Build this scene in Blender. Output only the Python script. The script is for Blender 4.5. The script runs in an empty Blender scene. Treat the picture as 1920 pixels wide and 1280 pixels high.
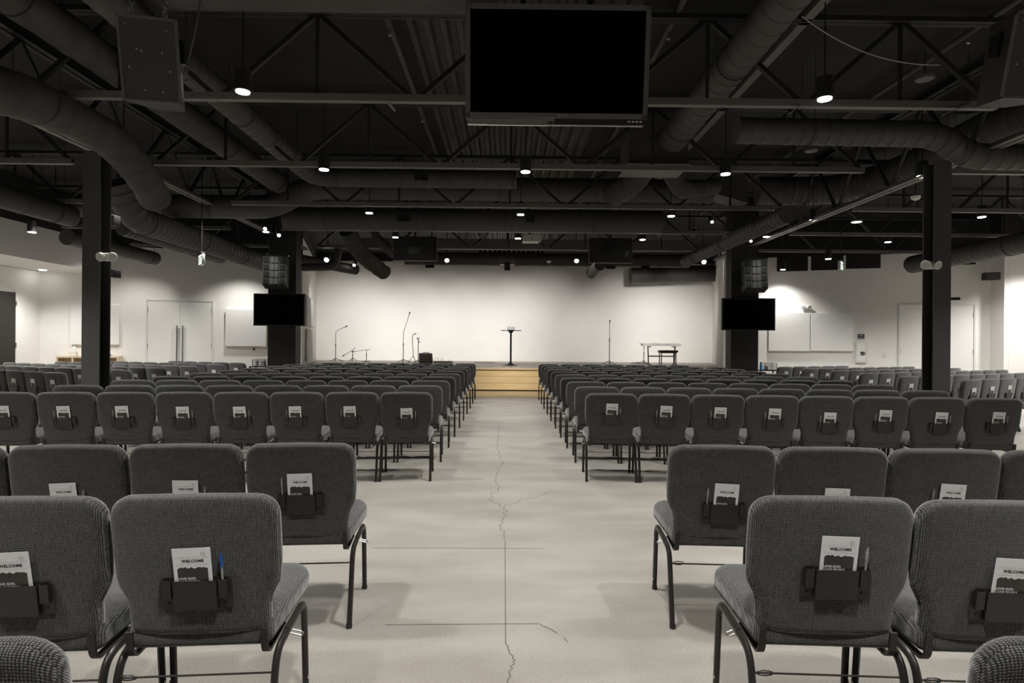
import bpy, math, random
from mathutils import Vector, Matrix
random.seed(7)
PI = math.pi
C = bpy.context.scene.collection
sc = bpy.context.scene

# ------------------------------------------------------------------ camera
F, CX, CY, HZ = 1100.0, 960.0, 640.0, 645.0
CAMZ = 1.32
YAW, ROLL = math.radians(0.6), math.radians(0.45)
cam = bpy.data.objects.new('camera', bpy.data.cameras.new('camera'))
C.objects.link(cam)
CM = Matrix.Rotation(-YAW, 4, 'Z') @ Matrix.Rotation(PI / 2, 4, 'X') @ Matrix.Rotation(ROLL, 4, 'Z')
cam.matrix_world = Matrix.Translation((0, 0, CAMZ)) @ CM
cam.data.sensor_width = 36.0
cam.data.lens = 36.0 * F / 1920.0
cam.data.shift_y = (HZ - CY) / 1920.0
cam.data.clip_start = 0.05
sc.camera = cam


def ray(u, v):
    return CM.to_3x3() @ Vector(((u - CX) / F, (HZ - v) / F, -1.0))


def W(u, v, y):
    """the point at depth y that the pixel shows"""
    r = ray(u, v)
    return Vector((0, 0, CAMZ)) + r * (y / r.y)


def WZ(u, v, z):
    r = ray(u, v)
    return Vector((0, 0, CAMZ)) + r * ((z - CAMZ) / r.z)


def WP(u, v, a, b):
    """the point where the pixel's ray meets the upright plane through a and b (x, y)"""
    n = Vector((-(b[1] - a[1]), b[0] - a[0], 0))
    r = ray(u, v)
    t = n.dot(Vector((a[0], a[1], 0)) - Vector((0, 0, 0))) / n.dot(r)
    return Vector((0, 0, CAMZ)) + r * t


# ------------------------------------------------------------------ materials
def nt(name):
    m = bpy.data.materials.new(name)
    m.use_nodes = True
    n = m.node_tree.nodes
    return m, n, m.node_tree.links, n['Principled BSDF']


def mat(name, col, rough=0.5, metal=0.0, noise=0.0, nscale=8.0, spec=0.5, bump=0.0, stretch=(1, 1, 1)):
    m, n, l, b = nt(name)
    b.inputs['Base Color'].default_value = (*col, 1)
    b.inputs['Roughness'].default_value = rough
    b.inputs['Metallic'].default_value = metal
    b.inputs['Specular IOR Level'].default_value = spec
    if noise or bump:
        tc = n.new('ShaderNodeTexCoord')
        mp = n.new('ShaderNodeMapping')
        mp.inputs['Scale'].default_value = stretch
        l.new(tc.outputs['Object'], mp.inputs['Vector'])
        t = n.new('ShaderNodeTexNoise')
        t.inputs['Scale'].default_value = nscale
        t.inputs['Detail'].default_value = 5
        l.new(mp.outputs['Vector'], t.inputs['Vector'])
        if noise:
            r = n.new('ShaderNodeValToRGB')
            r.color_ramp.elements[0].position = 0.3
            r.color_ramp.elements[1].position = 0.7
            r.color_ramp.elements[0].color = (*[c * (1 - noise) for c in col], 1)
            r.color_ramp.elements[1].color = (*[min(1, c * (1 + noise)) for c in col], 1)
            l.new(t.outputs['Fac'], r.inputs['Fac'])
            l.new(r.outputs['Color'], b.inputs['Base Color'])
        if bump:
            bp = n.new('ShaderNodeBump')
            bp.inputs['Strength'].default_value = bump
            bp.inputs['Distance'].default_value = 0.02
            l.new(t.outputs['Fac'], bp.inputs['Height'])
            l.new(bp.outputs['Normal'], b.inputs['Normal'])
    return m


def emit(name, col, strength):
    m, n, l, b = nt(name)
    b.inputs['Base Color'].default_value = (0.8, 0.8, 0.8, 1)
    b.inputs['Emission Color'].default_value = (*col, 1)
    b.inputs['Emission Strength'].default_value = strength
    try:
        m.cycles.emission_sampling = 'NONE'
    except Exception:
        pass
    return m


def fabric_mat():
    m, n, l, b = nt('tweed_fabric')
    tc = n.new('ShaderNodeTexCoord')
    sp = n.new('ShaderNodeSeparateXYZ')
    l.new(tc.outputs['Object'], sp.inputs[0])

    def M(op, a, c=None, clamp=False):
        x = n.new('ShaderNodeMath')
        x.operation = op
        x.use_clamp = clamp
        for i, q in enumerate((a, c)):
            if q is None:
                continue
            if isinstance(q, (int, float)):
                x.inputs[i].default_value = q
            else:
                l.new(q, x.inputs[i])
        return x.outputs[0]
    k = 2 * PI / 0.0049
    yz = M('ADD', sp.outputs['Y'], sp.outputs['Z'])
    wob = n.new('ShaderNodeTexNoise')
    wob.inputs['Scale'].default_value = 120
    wob.inputs['Detail'].default_value = 2
    l.new(tc.outputs['Object'], wob.inputs['Vector'])
    wo = M('MULTIPLY', M('ADD', wob.outputs['Fac'], -.5), .0042)
    yz = M('ADD', yz, wo)
    sx = M('SINE', M('MULTIPLY', M('ADD', sp.outputs['X'], wo), k))
    sz = M('SINE', M('MULTIPLY', yz, k))
    w = M('MULTIPLY', M('ADD', M('MULTIPLY', sx, .5), .5), M('ADD', M('MULTIPLY', sz, .5), .5))
    mp = n.new('ShaderNodeMapping')
    mp.inputs['Scale'].default_value = (260, 60, 40)
    l.new(tc.outputs['Object'], mp.inputs['Vector'])
    t = n.new('ShaderNodeTexNoise')
    t.inputs['Scale'].default_value = 1.0
    t.inputs['Detail'].default_value = 2
    l.new(mp.outputs['Vector'], t.inputs['Vector'])
    v = M('MULTIPLY', w, M('ADD', M('MULTIPLY', t.outputs['Fac'], 2.2), -0.1))
    r = n.new('ShaderNodeValToRGB')
    r.color_ramp.elements[0].position = 0.02
    r.color_ramp.elements[0].color = (0.009, 0.0092, 0.0098, 1)
    r.color_ramp.elements[1].position = 0.8
    r.color_ramp.elements[1].color = (0.195, 0.191, 0.186, 1)
    l.new(v, r.inputs['Fac'])
    l.new(r.outputs['Color'], b.inputs['Base Color'])
    b.inputs['Roughness'].default_value = 0.9
    b.inputs['Specular IOR Level'].default_value = 0.2
    b.inputs['Sheen Weight'].default_value = 0.42
    b.inputs['Sheen Roughness'].default_value = 0.5
    bp = n.new('ShaderNodeBump')
    bp.inputs['Strength'].default_value = 0.35
    bp.inputs['Distance'].default_value = 0.002
    l.new(w, bp.inputs['Height'])
    l.new(bp.outputs['Normal'], b.inputs['Normal'])
    return m


def floor_mat():
    m, n, l, b = nt('polished_concrete')
    tc = n.new('ShaderNodeTexCoord')

    def noise(scale, detail, st=(1, 1, 1)):
        mp = n.new('ShaderNodeMapping')
        mp.inputs['Scale'].default_value = st
        l.new(tc.outputs['Object'], mp.inputs['Vector'])
        t = n.new('ShaderNodeTexNoise')
        t.inputs['Scale'].default_value = scale
        t.inputs['Detail'].default_value = detail
        l.new(mp.outputs['Vector'], t.inputs['Vector'])
        return t.outputs['Fac']

    def ramp(f, c0, c1, p0=.3, p1=.7):
        r = n.new('ShaderNodeValToRGB')
        r.color_ramp.elements[0].position = p0
        r.color_ramp.elements[1].position = p1
        r.color_ramp.elements[0].color = (*c0, 1)
        r.color_ramp.elements[1].color = (*c1, 1)
        l.new(f, r.inputs['Fac'])
        return r.outputs['Color']

    def mul(a, c):
        x = n.new('ShaderNodeMix')
        x.data_type = 'RGBA'
        x.blend_type = 'MULTIPLY'
        x.inputs[0].default_value = 1
        l.new(a, x.inputs[6])
        l.new(c, x.inputs[7])
        return x.outputs[2]
    a = ramp(noise(0.9, 7), (0.30, 0.28, 0.253), (0.40, 0.384, 0.354))
    s = ramp(noise(160, 3), (0.66, 0.64, 0.61), (1, 1, 1), .30, .52)
    q = ramp(noise(2.6, 9, (.5, 1.4, 1)), (0.84, 0.83, 0.815), (1, 1, 1), .36, .6)
    o = mul(mul(a, s), q)
    l.new(o, b.inputs['Base Color'])
    b.inputs['Roughness'].default_value = 0.42
    b.inputs['Specular IOR Level'].default_value = 0.4
    return m


def wood_mat(name, c0, c1, rough=.4, st=(0.6, 6, 6)):
    m, n, l, b = nt(name)
    tc = n.new('ShaderNodeTexCoord')
    mp = n.new('ShaderNodeMapping')
    mp.inputs['Scale'].default_value = st
    l.new(tc.outputs['Object'], mp.inputs['Vector'])
    t = n.new('ShaderNodeTexNoise')
    t.inputs['Scale'].default_value = 3
    t.inputs['Detail'].default_value = 6
    t.inputs['Distortion'].default_value = .8
    l.new(mp.outputs['Vector'], t.inputs['Vector'])
    r = n.new('ShaderNodeValToRGB')
    r.color_ramp.elements[0].position = .3
    r.color_ramp.elements[1].position = .7
    r.color_ramp.elements[0].color = (*c0, 1)
    r.color_ramp.elements[1].color = (*c1, 1)
    l.new(t.outputs['Fac'], r.inputs['Fac'])
    l.new(r.outputs['Color'], b.inputs['Base Color'])
    b.inputs['Roughness'].default_value = rough
    return m


def grille_mat():
    m, n, l, b = nt('perforated_grille')
    tc = n.new('ShaderNodeTexCoord')
    t = n.new('ShaderNodeTexVoronoi')
    t.inputs['Scale'].default_value = 95
    t.inputs['Randomness'].default_value = 0.1
    l.new(tc.outputs['Object'], t.inputs['Vector'])
    r = n.new('ShaderNodeValToRGB')
    r.color_ramp.elements[0].position = .25
    r.color_ramp.elements[1].position = .45
    r.color_ramp.elements[0].color = (.01, .01, .01, 1)
    r.color_ramp.elements[1].color = (.10, .10, .095, 1)
    l.new(t.outputs['Distance'], r.inputs['Fac'])
    l.new(r.outputs['Color'], b.inputs['Base Color'])
    b.inputs['Roughness'].default_value = .5
    return m


FAB = fabric_mat()
FLOOR = floor_mat()
M = dict(
    frame=mat('bronze_metal', (0.035, 0.032, 0.029), .35, .4),
    plastic=mat('black_plastic', (0.024, 0.021, 0.019), .42, bump=.1, nscale=300),
    glide=mat('rubber', (0.015, 0.015, 0.015), .7),
    chrome=mat('chrome', (0.75, 0.73, 0.7), .22, 1.0),
    steel=mat('brushed_steel', (0.55, 0.55, 0.54), .35, 1.0),
    paper=mat('paper', (0.82, 0.83, 0.84), .6),
    ink=mat('ink', (0.012, 0.012, 0.012), .6),
    print=mat('dark_print', (0.045, 0.04, 0.037), .45, noise=.25, nscale=12),
    pale=mat('pale_ink', (0.58, 0.60, 0.61), .6),
    wall=mat('white_paint', (0.85, 0.835, 0.805), .75, noise=.012, nscale=3),
    black_paint=mat('black_paint', (0.011, 0.0108, 0.0105), .8),
    panel=mat('panel_fabric', (0.84, 0.83, 0.81), .9, noise=.02, nscale=60),
    door=mat('door_paint', (0.83, 0.82, 0.795), .55),
    jamb=mat('jamb_paint', (0.74, 0.73, 0.70), .5),
    dark_door=mat('dark_door', (0.02, 0.018, 0.016), .45),
    deck=mat('ceiling_board', (0.0125, 0.0123, 0.012), .85, noise=.35, nscale=1.6),
    rib_deck=mat('ribbed_steel', (0.05, 0.047, 0.043), .6, noise=.2, nscale=2),
    truss=mat('truss_steel', (0.017, 0.0165, 0.016), .6),
    chord=mat('truss_chord', (0.15, 0.142, 0.13), .5),
    duct=mat('duct_paint', (0.064, 0.061, 0.056), .6, noise=.12, nscale=3),
    wrap=mat('duct_wrap', (0.056, 0.053, 0.0485), .75, noise=.25, nscale=7, bump=.6),
    dark=mat('dark_paint', (0.014, 0.0138, 0.0135), .6),
    column=mat('column_paint', (0.085, 0.084, 0.084), .5, noise=.08, nscale=4),
    columnd=mat('far_column_paint', (0.02, 0.0195, 0.019), .6),
    screen=mat('screen_glass', (0.0006, 0.0006, 0.0006), .35, spec=.05),
    bezel=mat('bezel', (0.14, 0.138, 0.13), .5),
    bezel_dark=mat('bezel_dark', (0.02, 0.02, 0.02), .35),
    black=mat('black_gloss', (0.012, 0.012, 0.012), .35),
    spk=mat('speaker_box', (0.022, 0.021, 0.02), .6),
    spk_grey=mat('speaker_waveguide', (0.05, 0.05, 0.049), .5),
    grille=grille_mat(),
    white=mat('white_plastic', (0.78, 0.77, 0.74), .4),
    glass=mat('sign_acrylic', (0.68, 0.70, 0.68), .15),
    maple=wood_mat('maple_board', (0.70, 0.50, 0.25), (0.80, 0.61, 0.34), .4),
    nosing=wood_mat('stage_nosing', (0.60, 0.46, 0.30), (0.68, 0.55, 0.38), .4),
    stage=wood_mat('stage_floor', (0.30, 0.25, 0.20), (0.38, 0.32, 0.26), .45, (1, .5, 1)),
    strip=wood_mat('wood_strip_floor', (0.32, 0.24, 0.14), (0.40, 0.31, 0.19), .3),
    birch=wood_mat('birch', (0.62, 0.50, 0.34), (0.70, 0.58, 0.42), .5),
    groove=mat('groove', (0.12, 0.08, 0.04), .8),
    crack=mat('crack', (0.11, 0.10, 0.088), .9),
    joint=mat('saw_joint', (0.15, 0.137, 0.12), .9),
    blue=mat('blue_plastic', (0.02, 0.08, 0.35), .35),
    bottle=mat('blue_bottle', (0.08, 0.25, 0.42), .3),
    penclear=mat('pen_grey', (0.33, 0.32, 0.3), .3),
    amp=mat('amp_cloth', (0.20, 0.165, 0.14), .8, noise=.15, nscale=60),
    mic=mat('stand_black', (0.02, 0.02, 0.02), .4, .3),
    redbox=mat('label_black', (0.01, 0.01, 0.01), .5),
    lens=emit('lamp_lens', (1.0, 0.97, 0.92), 14.0),
    spotlens=emit('stage_lamp_lens', (1.0, 0.98, 0.95), 30.0),
    exit=emit('exit_letters', (0.9, 1.0, 0.92), 0.9),
    disc=emit('ceiling_disc_lens', (1.0, 0.97, 0.92), 1.2),
)


# ------------------------------------------------------------------ mesh helpers
class MB:
    def __init__(s):
        s.v, s.f = [], []

    def add(s, vs, fs):
        b = len(s.v)
        s.v.extend(Vector(p) for p in vs)
        s.f.extend(tuple(b + i for i in f) for f in fs)
        return s

    def box(s, c, size, rot=None):
        x, y, z = (q / 2 for q in size)
        vs = [Vector((i * x, j * y, k * z)) for k in (-1, 1) for j in (-1, 1) for i in (-1, 1)]
        if rot is not None:
            vs = [rot @ p for p in vs]
        c = Vector(c)
        return s.add([p + c for p in vs], [(0, 2, 3, 1), (4, 5, 7, 6), (0, 1, 5, 4), (2, 6, 7, 3), (0, 4, 6, 2), (1, 3, 7, 5)])

    def rbox(s, c, size, r=.01, rot=None, axis=1):
        """box with rounded edges: a rounded outline in the plane across `axis`, edges softened along it"""
        a = [i for i in range(3) if i != axis]
        hw, hh, hd = size[a[0]] / 2, size[a[1]] / 2, size[axis] / 2
        r = min(r, hw * .95, hh * .95, hd * .95)
        ol = []
        for cx, cy, t0 in ((hw - r, hh - r, 0), (-hw + r, hh - r, 90), (-hw + r, -hh + r, 180), (hw - r, -hh + r, 270)):
            for k in range(4):
                t = math.radians(t0 + 30 * k)
                ol.append((cx + r * math.cos(t), cy + r * math.sin(t)))
        n = len(ol)
        vs, fs = [], []
        e = r * .5
        for sc_, dd in ((1 - e / max(hw, hh), -hd), (1, -hd + e), (1, hd - e), (1 - e / max(hw, hh), hd)):
            for p in ol:
                q = [0, 0, 0]
                q[a[0]], q[a[1]], q[axis] = p[0] * sc_, p[1] * sc_, dd
                vs.append(Vector(q))
        for k in range(3):
            for i in range(n):
                j = (i + 1) % n
                fs.append((k * n + i, k * n + j, k * n + n + j, k * n + n + i))
        fs.append(tuple(range(n - 1, -1, -1)))
        fs.append(tuple(range(3 * n, 4 * n)))
        if axis == 1:
            fs = [tuple(reversed(f)) for f in fs]
        if rot is not None:
            vs = [rot @ p for p in vs]
        c = Vector(c)
        return s.add([p + c for p in vs], fs)

    def tube(s, path, r, n=10, cap=True, r2=None, rad=None):
        """sweep a round (or oval, r2) section along path; rad: radius factor per point"""
        pts = [Vector(p) for p in path]
        m = len(pts)
        T = []
        for i in range(m):
            d = (pts[min(i + 1, m - 1)] - pts[max(i - 1, 0)])
            T.append(d.normalized() if d.length > 1e-9 else Vector((0, 0, 1)))
        up = Vector((1, 0, 0)) if abs(T[0].x) < .8 else Vector((0, 0, 1))
        N = (up - T[0] * up.dot(T[0])).normalized()
        rings = []
        for i in range(m):
            N = (N - T[i] * N.dot(T[i]))
            N = N.normalized() if N.length > 1e-6 else T[i].orthogonal().normalized()
            B = T[i].cross(N)
            k = rad[i] if rad else 1
            rings.append([pts[i] + (N * math.cos(2 * PI * j / n) * r + B * math.sin(2 * PI * j / n) * (r2 or r)) * k for j in range(n)])
        vs = [p for q in rings for p in q]
        fs = []
        for i in range(m - 1):
            for j in range(n):
                k = (j + 1) % n
                fs.append((i * n + j, i * n + k, i * n + n + k, i * n + n + j))
        if cap:
            fs.append(tuple(range(n - 1, -1, -1)))
            fs.append(tuple(range((m - 1) * n, m * n)))
        return s.add(vs, fs)

    def cyl(s, a, b, r, n=12, rb=None):
        return s.tube([a, b], r, n, True, None, [1, (rb / r if rb is not None else 1)])

    def bar(s, a, b, w, h, up=(0, 0, 1)):
        a, b = Vector(a), Vector(b)
        d = (b - a).normalized()
        u = Vector(up)
        if abs(d.dot(u)) > .98:
            u = Vector((0, 1, 0))
        x = d.cross(u).normalized()
        z = x.cross(d)
        vs = []
        for p in (a, b):
            for i, j in ((-1, -1), (1, -1), (1, 1), (-1, 1)):
                vs.append(p + x * i * w / 2 + z * j * h / 2)
        return s.add(vs, [(3, 2, 1, 0), (4, 5, 6, 7), (0, 1, 5, 4), (1, 2, 6, 5), (2, 3, 7, 6), (3, 0, 4, 7)])

    def ball(s, c, r, n=10, sc_=(1, 1, 1)):
        vs, fs = [], []
        m = n // 2
        for i in range(1, m):
            t = PI * i / m
            for j in range(n):
                p = 2 * PI * j / n
                vs.append(Vector((math.sin(t) * math.cos(p) * sc_[0], math.sin(t) * math.sin(p) * sc_[1], math.cos(t) * sc_[2])) * r + Vector(c))
        top, bot = len(vs), len(vs) + 1
        vs += [Vector((0, 0, r * sc_[2])) + Vector(c), Vector((0, 0, -r * sc_[2])) + Vector(c)]
        for i in range(m - 2):
            for j in range(n):
                k = (j + 1) % n
                fs.append((i * n + j, i * n + n + j, i * n + n + k, i * n + k))
        for j in range(n):
            k = (j + 1) % n
            fs.append((top, j, k))
            fs.append((bot, (m - 2) * n + k, (m - 2) * n + j))
        return s.add(vs, fs)

    def prism(s, poly, d, o=(0, 0, 0), ex=(1, 0, 0), ey=(0, 0, 1), en=(0, -1, 0)):
        """flat outline (2-D points along ex, ey from o) pushed d along en"""
        o, ex, ey, en = Vector(o), Vector(ex), Vector(ey), Vector(en)
        n = len(poly)
        a = [o + ex * p[0] + ey * p[1] for p in poly]
        vs = a + [p + en * d for p in a]
        fs = [tuple(range(n - 1, -1, -1)), tuple(range(n, 2 * n))]
        for i in range(n):
            j = (i + 1) % n
            fs.append((i, j, n + j, n + i))
        return s.add(vs, fs)

    def mesh(s, name, m, smooth=False):
        me = bpy.data.meshes.new(name)
        me.from_pydata([tuple(p) for p in s.v], [], s.f)
        me.materials.append(m)
        import bmesh
        bm = bmesh.new()
        bm.from_mesh(me)
        bmesh.ops.recalc_face_normals(bm, faces=bm.faces)
        bm.to_mesh(me)
        bm.free()
        if smooth:
            for p in me.polygons:
                p.use_smooth = True
            me.set_sharp_from_angle(angle=math.radians(40 if smooth is True else smooth))
        return me

    def build(s, name, m, parent=None, smooth=False):
        o = bpy.data.objects.new(name, s.mesh(name, m, smooth))
        C.objects.link(o)
        o.parent = parent
        return o


def tag(o, label, cat=None, group=None, kind=None):
    o['label'] = label
    if cat:
        o['category'] = cat
    if group:
        o['group'] = group
    if kind:
        o['kind'] = kind
    return o


def thing(name, loc, label, cat, group=None, rz=0, kind=None):
    o = bpy.data.objects.new(name, None)
    C.objects.link(o)
    o.location = loc
    o.rotation_euler = (0, 0, rz)
    o.empty_display_size = .1
    tag(o, label, cat, group, kind)
    return o


def struct(o, label=None):
    o['kind'] = 'structure'
    if label:
        o['label'] = label
    return o


def part(name, me, parent, loc=None):
    o = bpy.data.objects.new(name, me)
    C.objects.link(o)
    o.parent = parent
    if loc is not None:
        o.location = loc
    return o


_tc = {}


def text_mb(body, size, bold=0.0, spacing=1.0):
    """letter outlines, centred on the origin in x, baseline at 0, as (verts2d, faces)"""
    key = (body, size, bold, spacing)
    if key not in _tc:
        cu = bpy.data.curves.new('lettering', 'FONT')
        cu.body = body
        cu.size = size
        cu.offset = bold
        cu.space_character = spacing
        cu.align_x = 'CENTER'
        cu.resolution_u = 2
        ob = bpy.data.objects.new('lettering', cu)
        C.objects.link(ob)
        dg = bpy.context.evaluated_depsgraph_get()
        me = ob.evaluated_get(dg).to_mesh()
        _tc[key] = ([(v.co.x, v.co.y) for v in me.vertices], [tuple(p.vertices) for p in me.polygons])
        ob.evaluated_get(dg).to_mesh_clear()
        bpy.data.objects.remove(ob)
        bpy.data.curves.remove(cu)
    return _tc[key]


def lettering(mb, body, size, o, ex, ey, bold=0.0, spacing=1.0):
    vs, fs = text_mb(body, size, bold, spacing)
    o, ex, ey = Vector(o), Vector(ex), Vector(ey)
    return mb.add([o + ex * a + ey * b for a, b in vs], fs)


def fillet(pts, r, n=6):
    pts = [Vector(p) for p in pts]
    out = [pts[0]]
    for i in range(1, len(pts) - 1):
        a, b, c = pts[i - 1], pts[i], pts[i + 1]
        d1, d2 = (a - b), (c - b)
        k = min(r, d1.length * .48, d2.length * .48)
        p, q = b + d1.normalized() * k, b + d2.normalized() * k
        for j in range(n + 1):
            t = j / n
            out.append(p * (1 - t) ** 2 + b * 2 * t * (1 - t) + q * t * t)
    out.append(pts[-1])
    return out


# ------------------------------------------------------------------ the chair
RECL = 0.15


def back_y(x, z):
    return (0.85 - z) * RECL + 0.30 * x * x


def back_outline():
    R = [(0, .395), (.10, .395), (.185, .396), (.203, .401), (.211, .415), (.213, .45), (.2135, .485), (.218, .512), (.229, .535),
         (.240, .556), (.2465, .585), (.2495, .62), (.2505, .66), (.2505, .71), (.250, .765)]
    for k in range(0, 7):
        t = math.radians(15 * k)
        R.append((.182 + .068 * math.cos(t), .780 + .068 * math.sin(t)))
    R.append((.10, .851))
    R.append((0, .853))
    L = [(-x, z) for x, z in reversed(R[1:-1])]
    return R + L


def layered(ol, layers, fy, centre, plane='xz', rings=(.82, .6, .38, .18)):
    """closed cushion: rings of the outline inset along its normals and pushed through its thickness; fy(x, z, depth) gives the point"""
    n = len(ol)
    nor = []
    for i in range(n):
        a, b = Vector(ol[i - 1]), Vector(ol[(i + 1) % n])
        t = (b - a).normalized()
        nor.append(Vector((t.y, -t.x)))
    vs, fs = [], []

    def ring(pts, dep):
        b = len(vs)
        vs.extend(fy(p[0], p[1], dep) for p in pts)
        return b
    base = [[Vector(p) - nn * ins for p, nn in zip(ol, nor)] for ins, _ in layers]
    seq = []
    c = Vector(centre)
    first, last = base[0], base[-1]
    d0, d1 = layers[0][1], layers[-1][1]
    for k in reversed(rings):
        seq.append(ring([c + (p - c) * k for p in first], d0))
    for pts, (ins, dep) in zip(base, layers):
        seq.append(ring(pts, dep))
    for k in rings:
        seq.append(ring([c + (p - c) * k for p in last], d1))
    for a, b in zip(seq, seq[1:]):
        for i in range(n):
            j = (i + 1) % n
            fs.append((a + i, a + j, b + j, b + i))
    s0 = len(vs)
    vs.append(fy(c.x, c.y, d0))
    vs.append(fy(c.x, c.y, d1))
    for i in range(n):
        j = (i + 1) % n
        fs.append((s0, seq[0] + j, seq[0] + i))
        fs.append((s0 + 1, seq[-1] + i, seq[-1] + j))
    mb = MB()
    mb.add(vs, fs)
    return mb


def backrest_mesh():
    L = [(.030, .001), (.016, .003), (.007, .008), (.002, .015), (.0, .020), (.0045, .0235), (.0, .027), (-.001, .040), (.004, .054), (.016, .064), (.035, .069)]
    mb = layered(back_outline(), L, lambda x, z, d: Vector((x, back_y(x, z) + d, z)), (0, .63))
    return mb.mesh('backrest', FAB, 60)


def seat_mesh():
    hw, y0, y1 = .247, .082, .50
    ol = []
    for cx, cy, t0, r in ((hw - .07, y1 - .07, 0, .07), (-hw + .07, y1 - .07, 90, .07), (-hw + .03, y0 + .03, 180, .03), (hw - .03, y0 + .03, 270, .03)):
        for k in range(6):
            t = math.radians(t0 + 18 * k)
            ol.append((cx + r * math.cos(t), cy + r * math.sin(t)))
    L = [(.035, 0), (.010, .003), (.001, .016), (0, .035), (.0, .06), (.006, .077), (.02, .089), (.045, .096)]

    def fz(x, y, d):
        dome = .010 * max(0, 1 - (x / .25) ** 2) * (d / .096)
        return Vector((x * (.88 + .12 * min(1, max(0, (y - .09) / .16))), y, .350 + (y - .06) * .080 + d * .93 + dome))
    return layered(ol, L, fz, (0, .28)).mesh('seat', FAB, 60)


def leg_mesh(side, front, full=True):
    x = .236 * side
    if front:
        p = [(x * 1.01, .435, .004), (x, .405, .358), (x, .19, .346)]
    else:
        p = [(x * 1.01, -.005, .004), (x, .085, .335), (x, .20, .345)]
    n = 8 if full else 6
    mb = MB().tube(fillet(p, .055, 6 if full else 3), .0122, n, True, .0142)
    return mb.mesh('leg', M['frame'], 50)


def pocket_mesh():
    """book pocket: back plate, raised tray and two pen slots; local frame: x across, y into the back, z up"""
    mb = MB()
    mb.prism([(-.106, -.052), (.106, -.052), (.106, .040), (.094, .052), (-.094, .052), (-.106, .040)], .003, (0, 0, 0))
    mb.box((0, -.0135, -.004), (.128, .002, .096))
    mb.box((0, -.008, -.051), (.128, .012, .003))
    for s in (-1, 1):
        mb.box((s * .0635, -.008, -.004), (.002, .012, .096))
        mb.box((s * .0835, -.0125, .016), (.026, .002, .060))
        for q in (.0715, .0955):
            mb.box((s * q, -.0078, .016), (.002, .0105, .060))
        mb.cyl((s * .084, -.003, -.036), (s * .084, -.005, -.036), .0045, 8)
    return mb.mesh('book_pocket', M['plastic'])


def V3(y, z):
    return Vector((0, y, z))


def misc_meshes():
    d = {}
    d['bolt'] = {s: MB().cyl((s * .246, .429, .06), (s * .2505, .429, .06), .0085, 10).ball((s * .2495, .429, .06), .006, 8, (.4, 1, 1)).mesh('bolt', M['chrome'], True) for s in (-1, 1)}
    d['glide_f'] = {s: MB().cyl((s * .2375, .4355, 0), (s * .2375, .4345, .018), .0138, 10).mesh('foot_glide', M['glide'], True) for s in (-1, 1)}
    d['glide_r'] = {s: MB().cyl((s * .2375, -.006, 0), (s * .2375, -.001, .018), .0138, 10).mesh('foot_glide', M['glide'], True) for s in (-1, 1)}
    mb = MB().tube([(-.235, .07, .275), (.235, .07, .275)], .0035, 6)
    loop = [(-.20 + .022 * math.cos(t) * 1.2, .055 + .0, .283 + .008 * math.sin(t)) for t in [2 * PI * k / 12 for k in range(13)]]
    mb.tube(loop, .0022, 5)
    d['stretcher'] = mb.mesh('stretcher', M['frame'], True)
    d['bracket'] = {}
    for s in (-1, 1):
        p = fillet([V3(.062 + .004, .418), V3(.075, .352), V3(.095, .330), V3(.26, .343)], .03, 5)
        q = []
        for i, a in enumerate(p):
            t_ = (p[min(i + 1, len(p) - 1)] - p[max(i - 1, 0)]).normalized()
            q.append((a + Vector((0, t_.z, -t_.y)) * .004, a - Vector((0, t_.z, -t_.y)) * .004))
        poly = [(a.y, a.z) for a, b in q] + [(b.y, b.z) for a, b in reversed(q)]
        d['bracket'][s] = MB().prism(poly, .022, (s * .203 - .011, 0, 0), (0, 1, 0), (0, 0, 1), (1, 0, 0)).mesh('back_bracket', M['frame'])
    d['hook'] = {s: MB().tube(fillet([(s * .246, .20, .335), (s * .283, .20, .325), (s * .283, .225, .325), (s * .246, .225, .335)] if s > 0 else
                                    [(s * .246, .20, .335), (s * .268, .20, .325), (s * .268, .225, .325), (s * .246, .225, .335)], .008, 4), .003, 6).mesh('link_hook', M['steel'], True) for s in (-1, 1)}
    return d


CH = dict(backrest=backrest_mesh(), seat=seat_mesh(), pocket=pocket_mesh(), **misc_meshes())
CH['leg'] = {(s, f): leg_mesh(s, f) for s in (-1, 1) for f in (True, False)}
PITCH = math.atan(RECL)


def pocket_matrix(px, pz):
    """where the pocket sits on the back of the chair"""
    return Matrix.Translation((px, back_y(px, pz) + .0005, pz)) @ Matrix.Rotation(-PITCH * -1, 4, 'X')


POCK_R = Matrix.Rotation(PITCH, 4, 'X')


def chair(x, y, rz, label, group, full=0, pk=None, aisle=0):
    """full 2: near, every part; 1: legs, brackets and rod; 0: far"""
    t = thing('stacking_chair', (x, y, 0), label, 'chair', group, rz)
    part('backrest', CH['backrest'], t)
    part('seat', CH['seat'], t)
    for s in (-1, 1):
        for f in (True, False):
            lg = part('leg', CH['leg'][(s, f)], t)
            if full == 2:
                part('foot_glide', CH['glide_f' if f else 'glide_r'][s], lg)
                if f:
                    b = part('bolt', CH['bolt'][s], lg)
                    b['label'] = 'shiny chrome bolt head'
    if full >= 1:
        part('stretcher', CH['stretcher'], t)
        for s in (-1, 1):
            part('back_bracket', CH['bracket'][s], t)
    if full == 2 and aisle:
        part('link_hook', CH['hook'][aisle], t)
    if pk:
        p = part('book_pocket', CH['pocket'], t)
        p.matrix_local = pocket_matrix(*pk)
    return t


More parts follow.
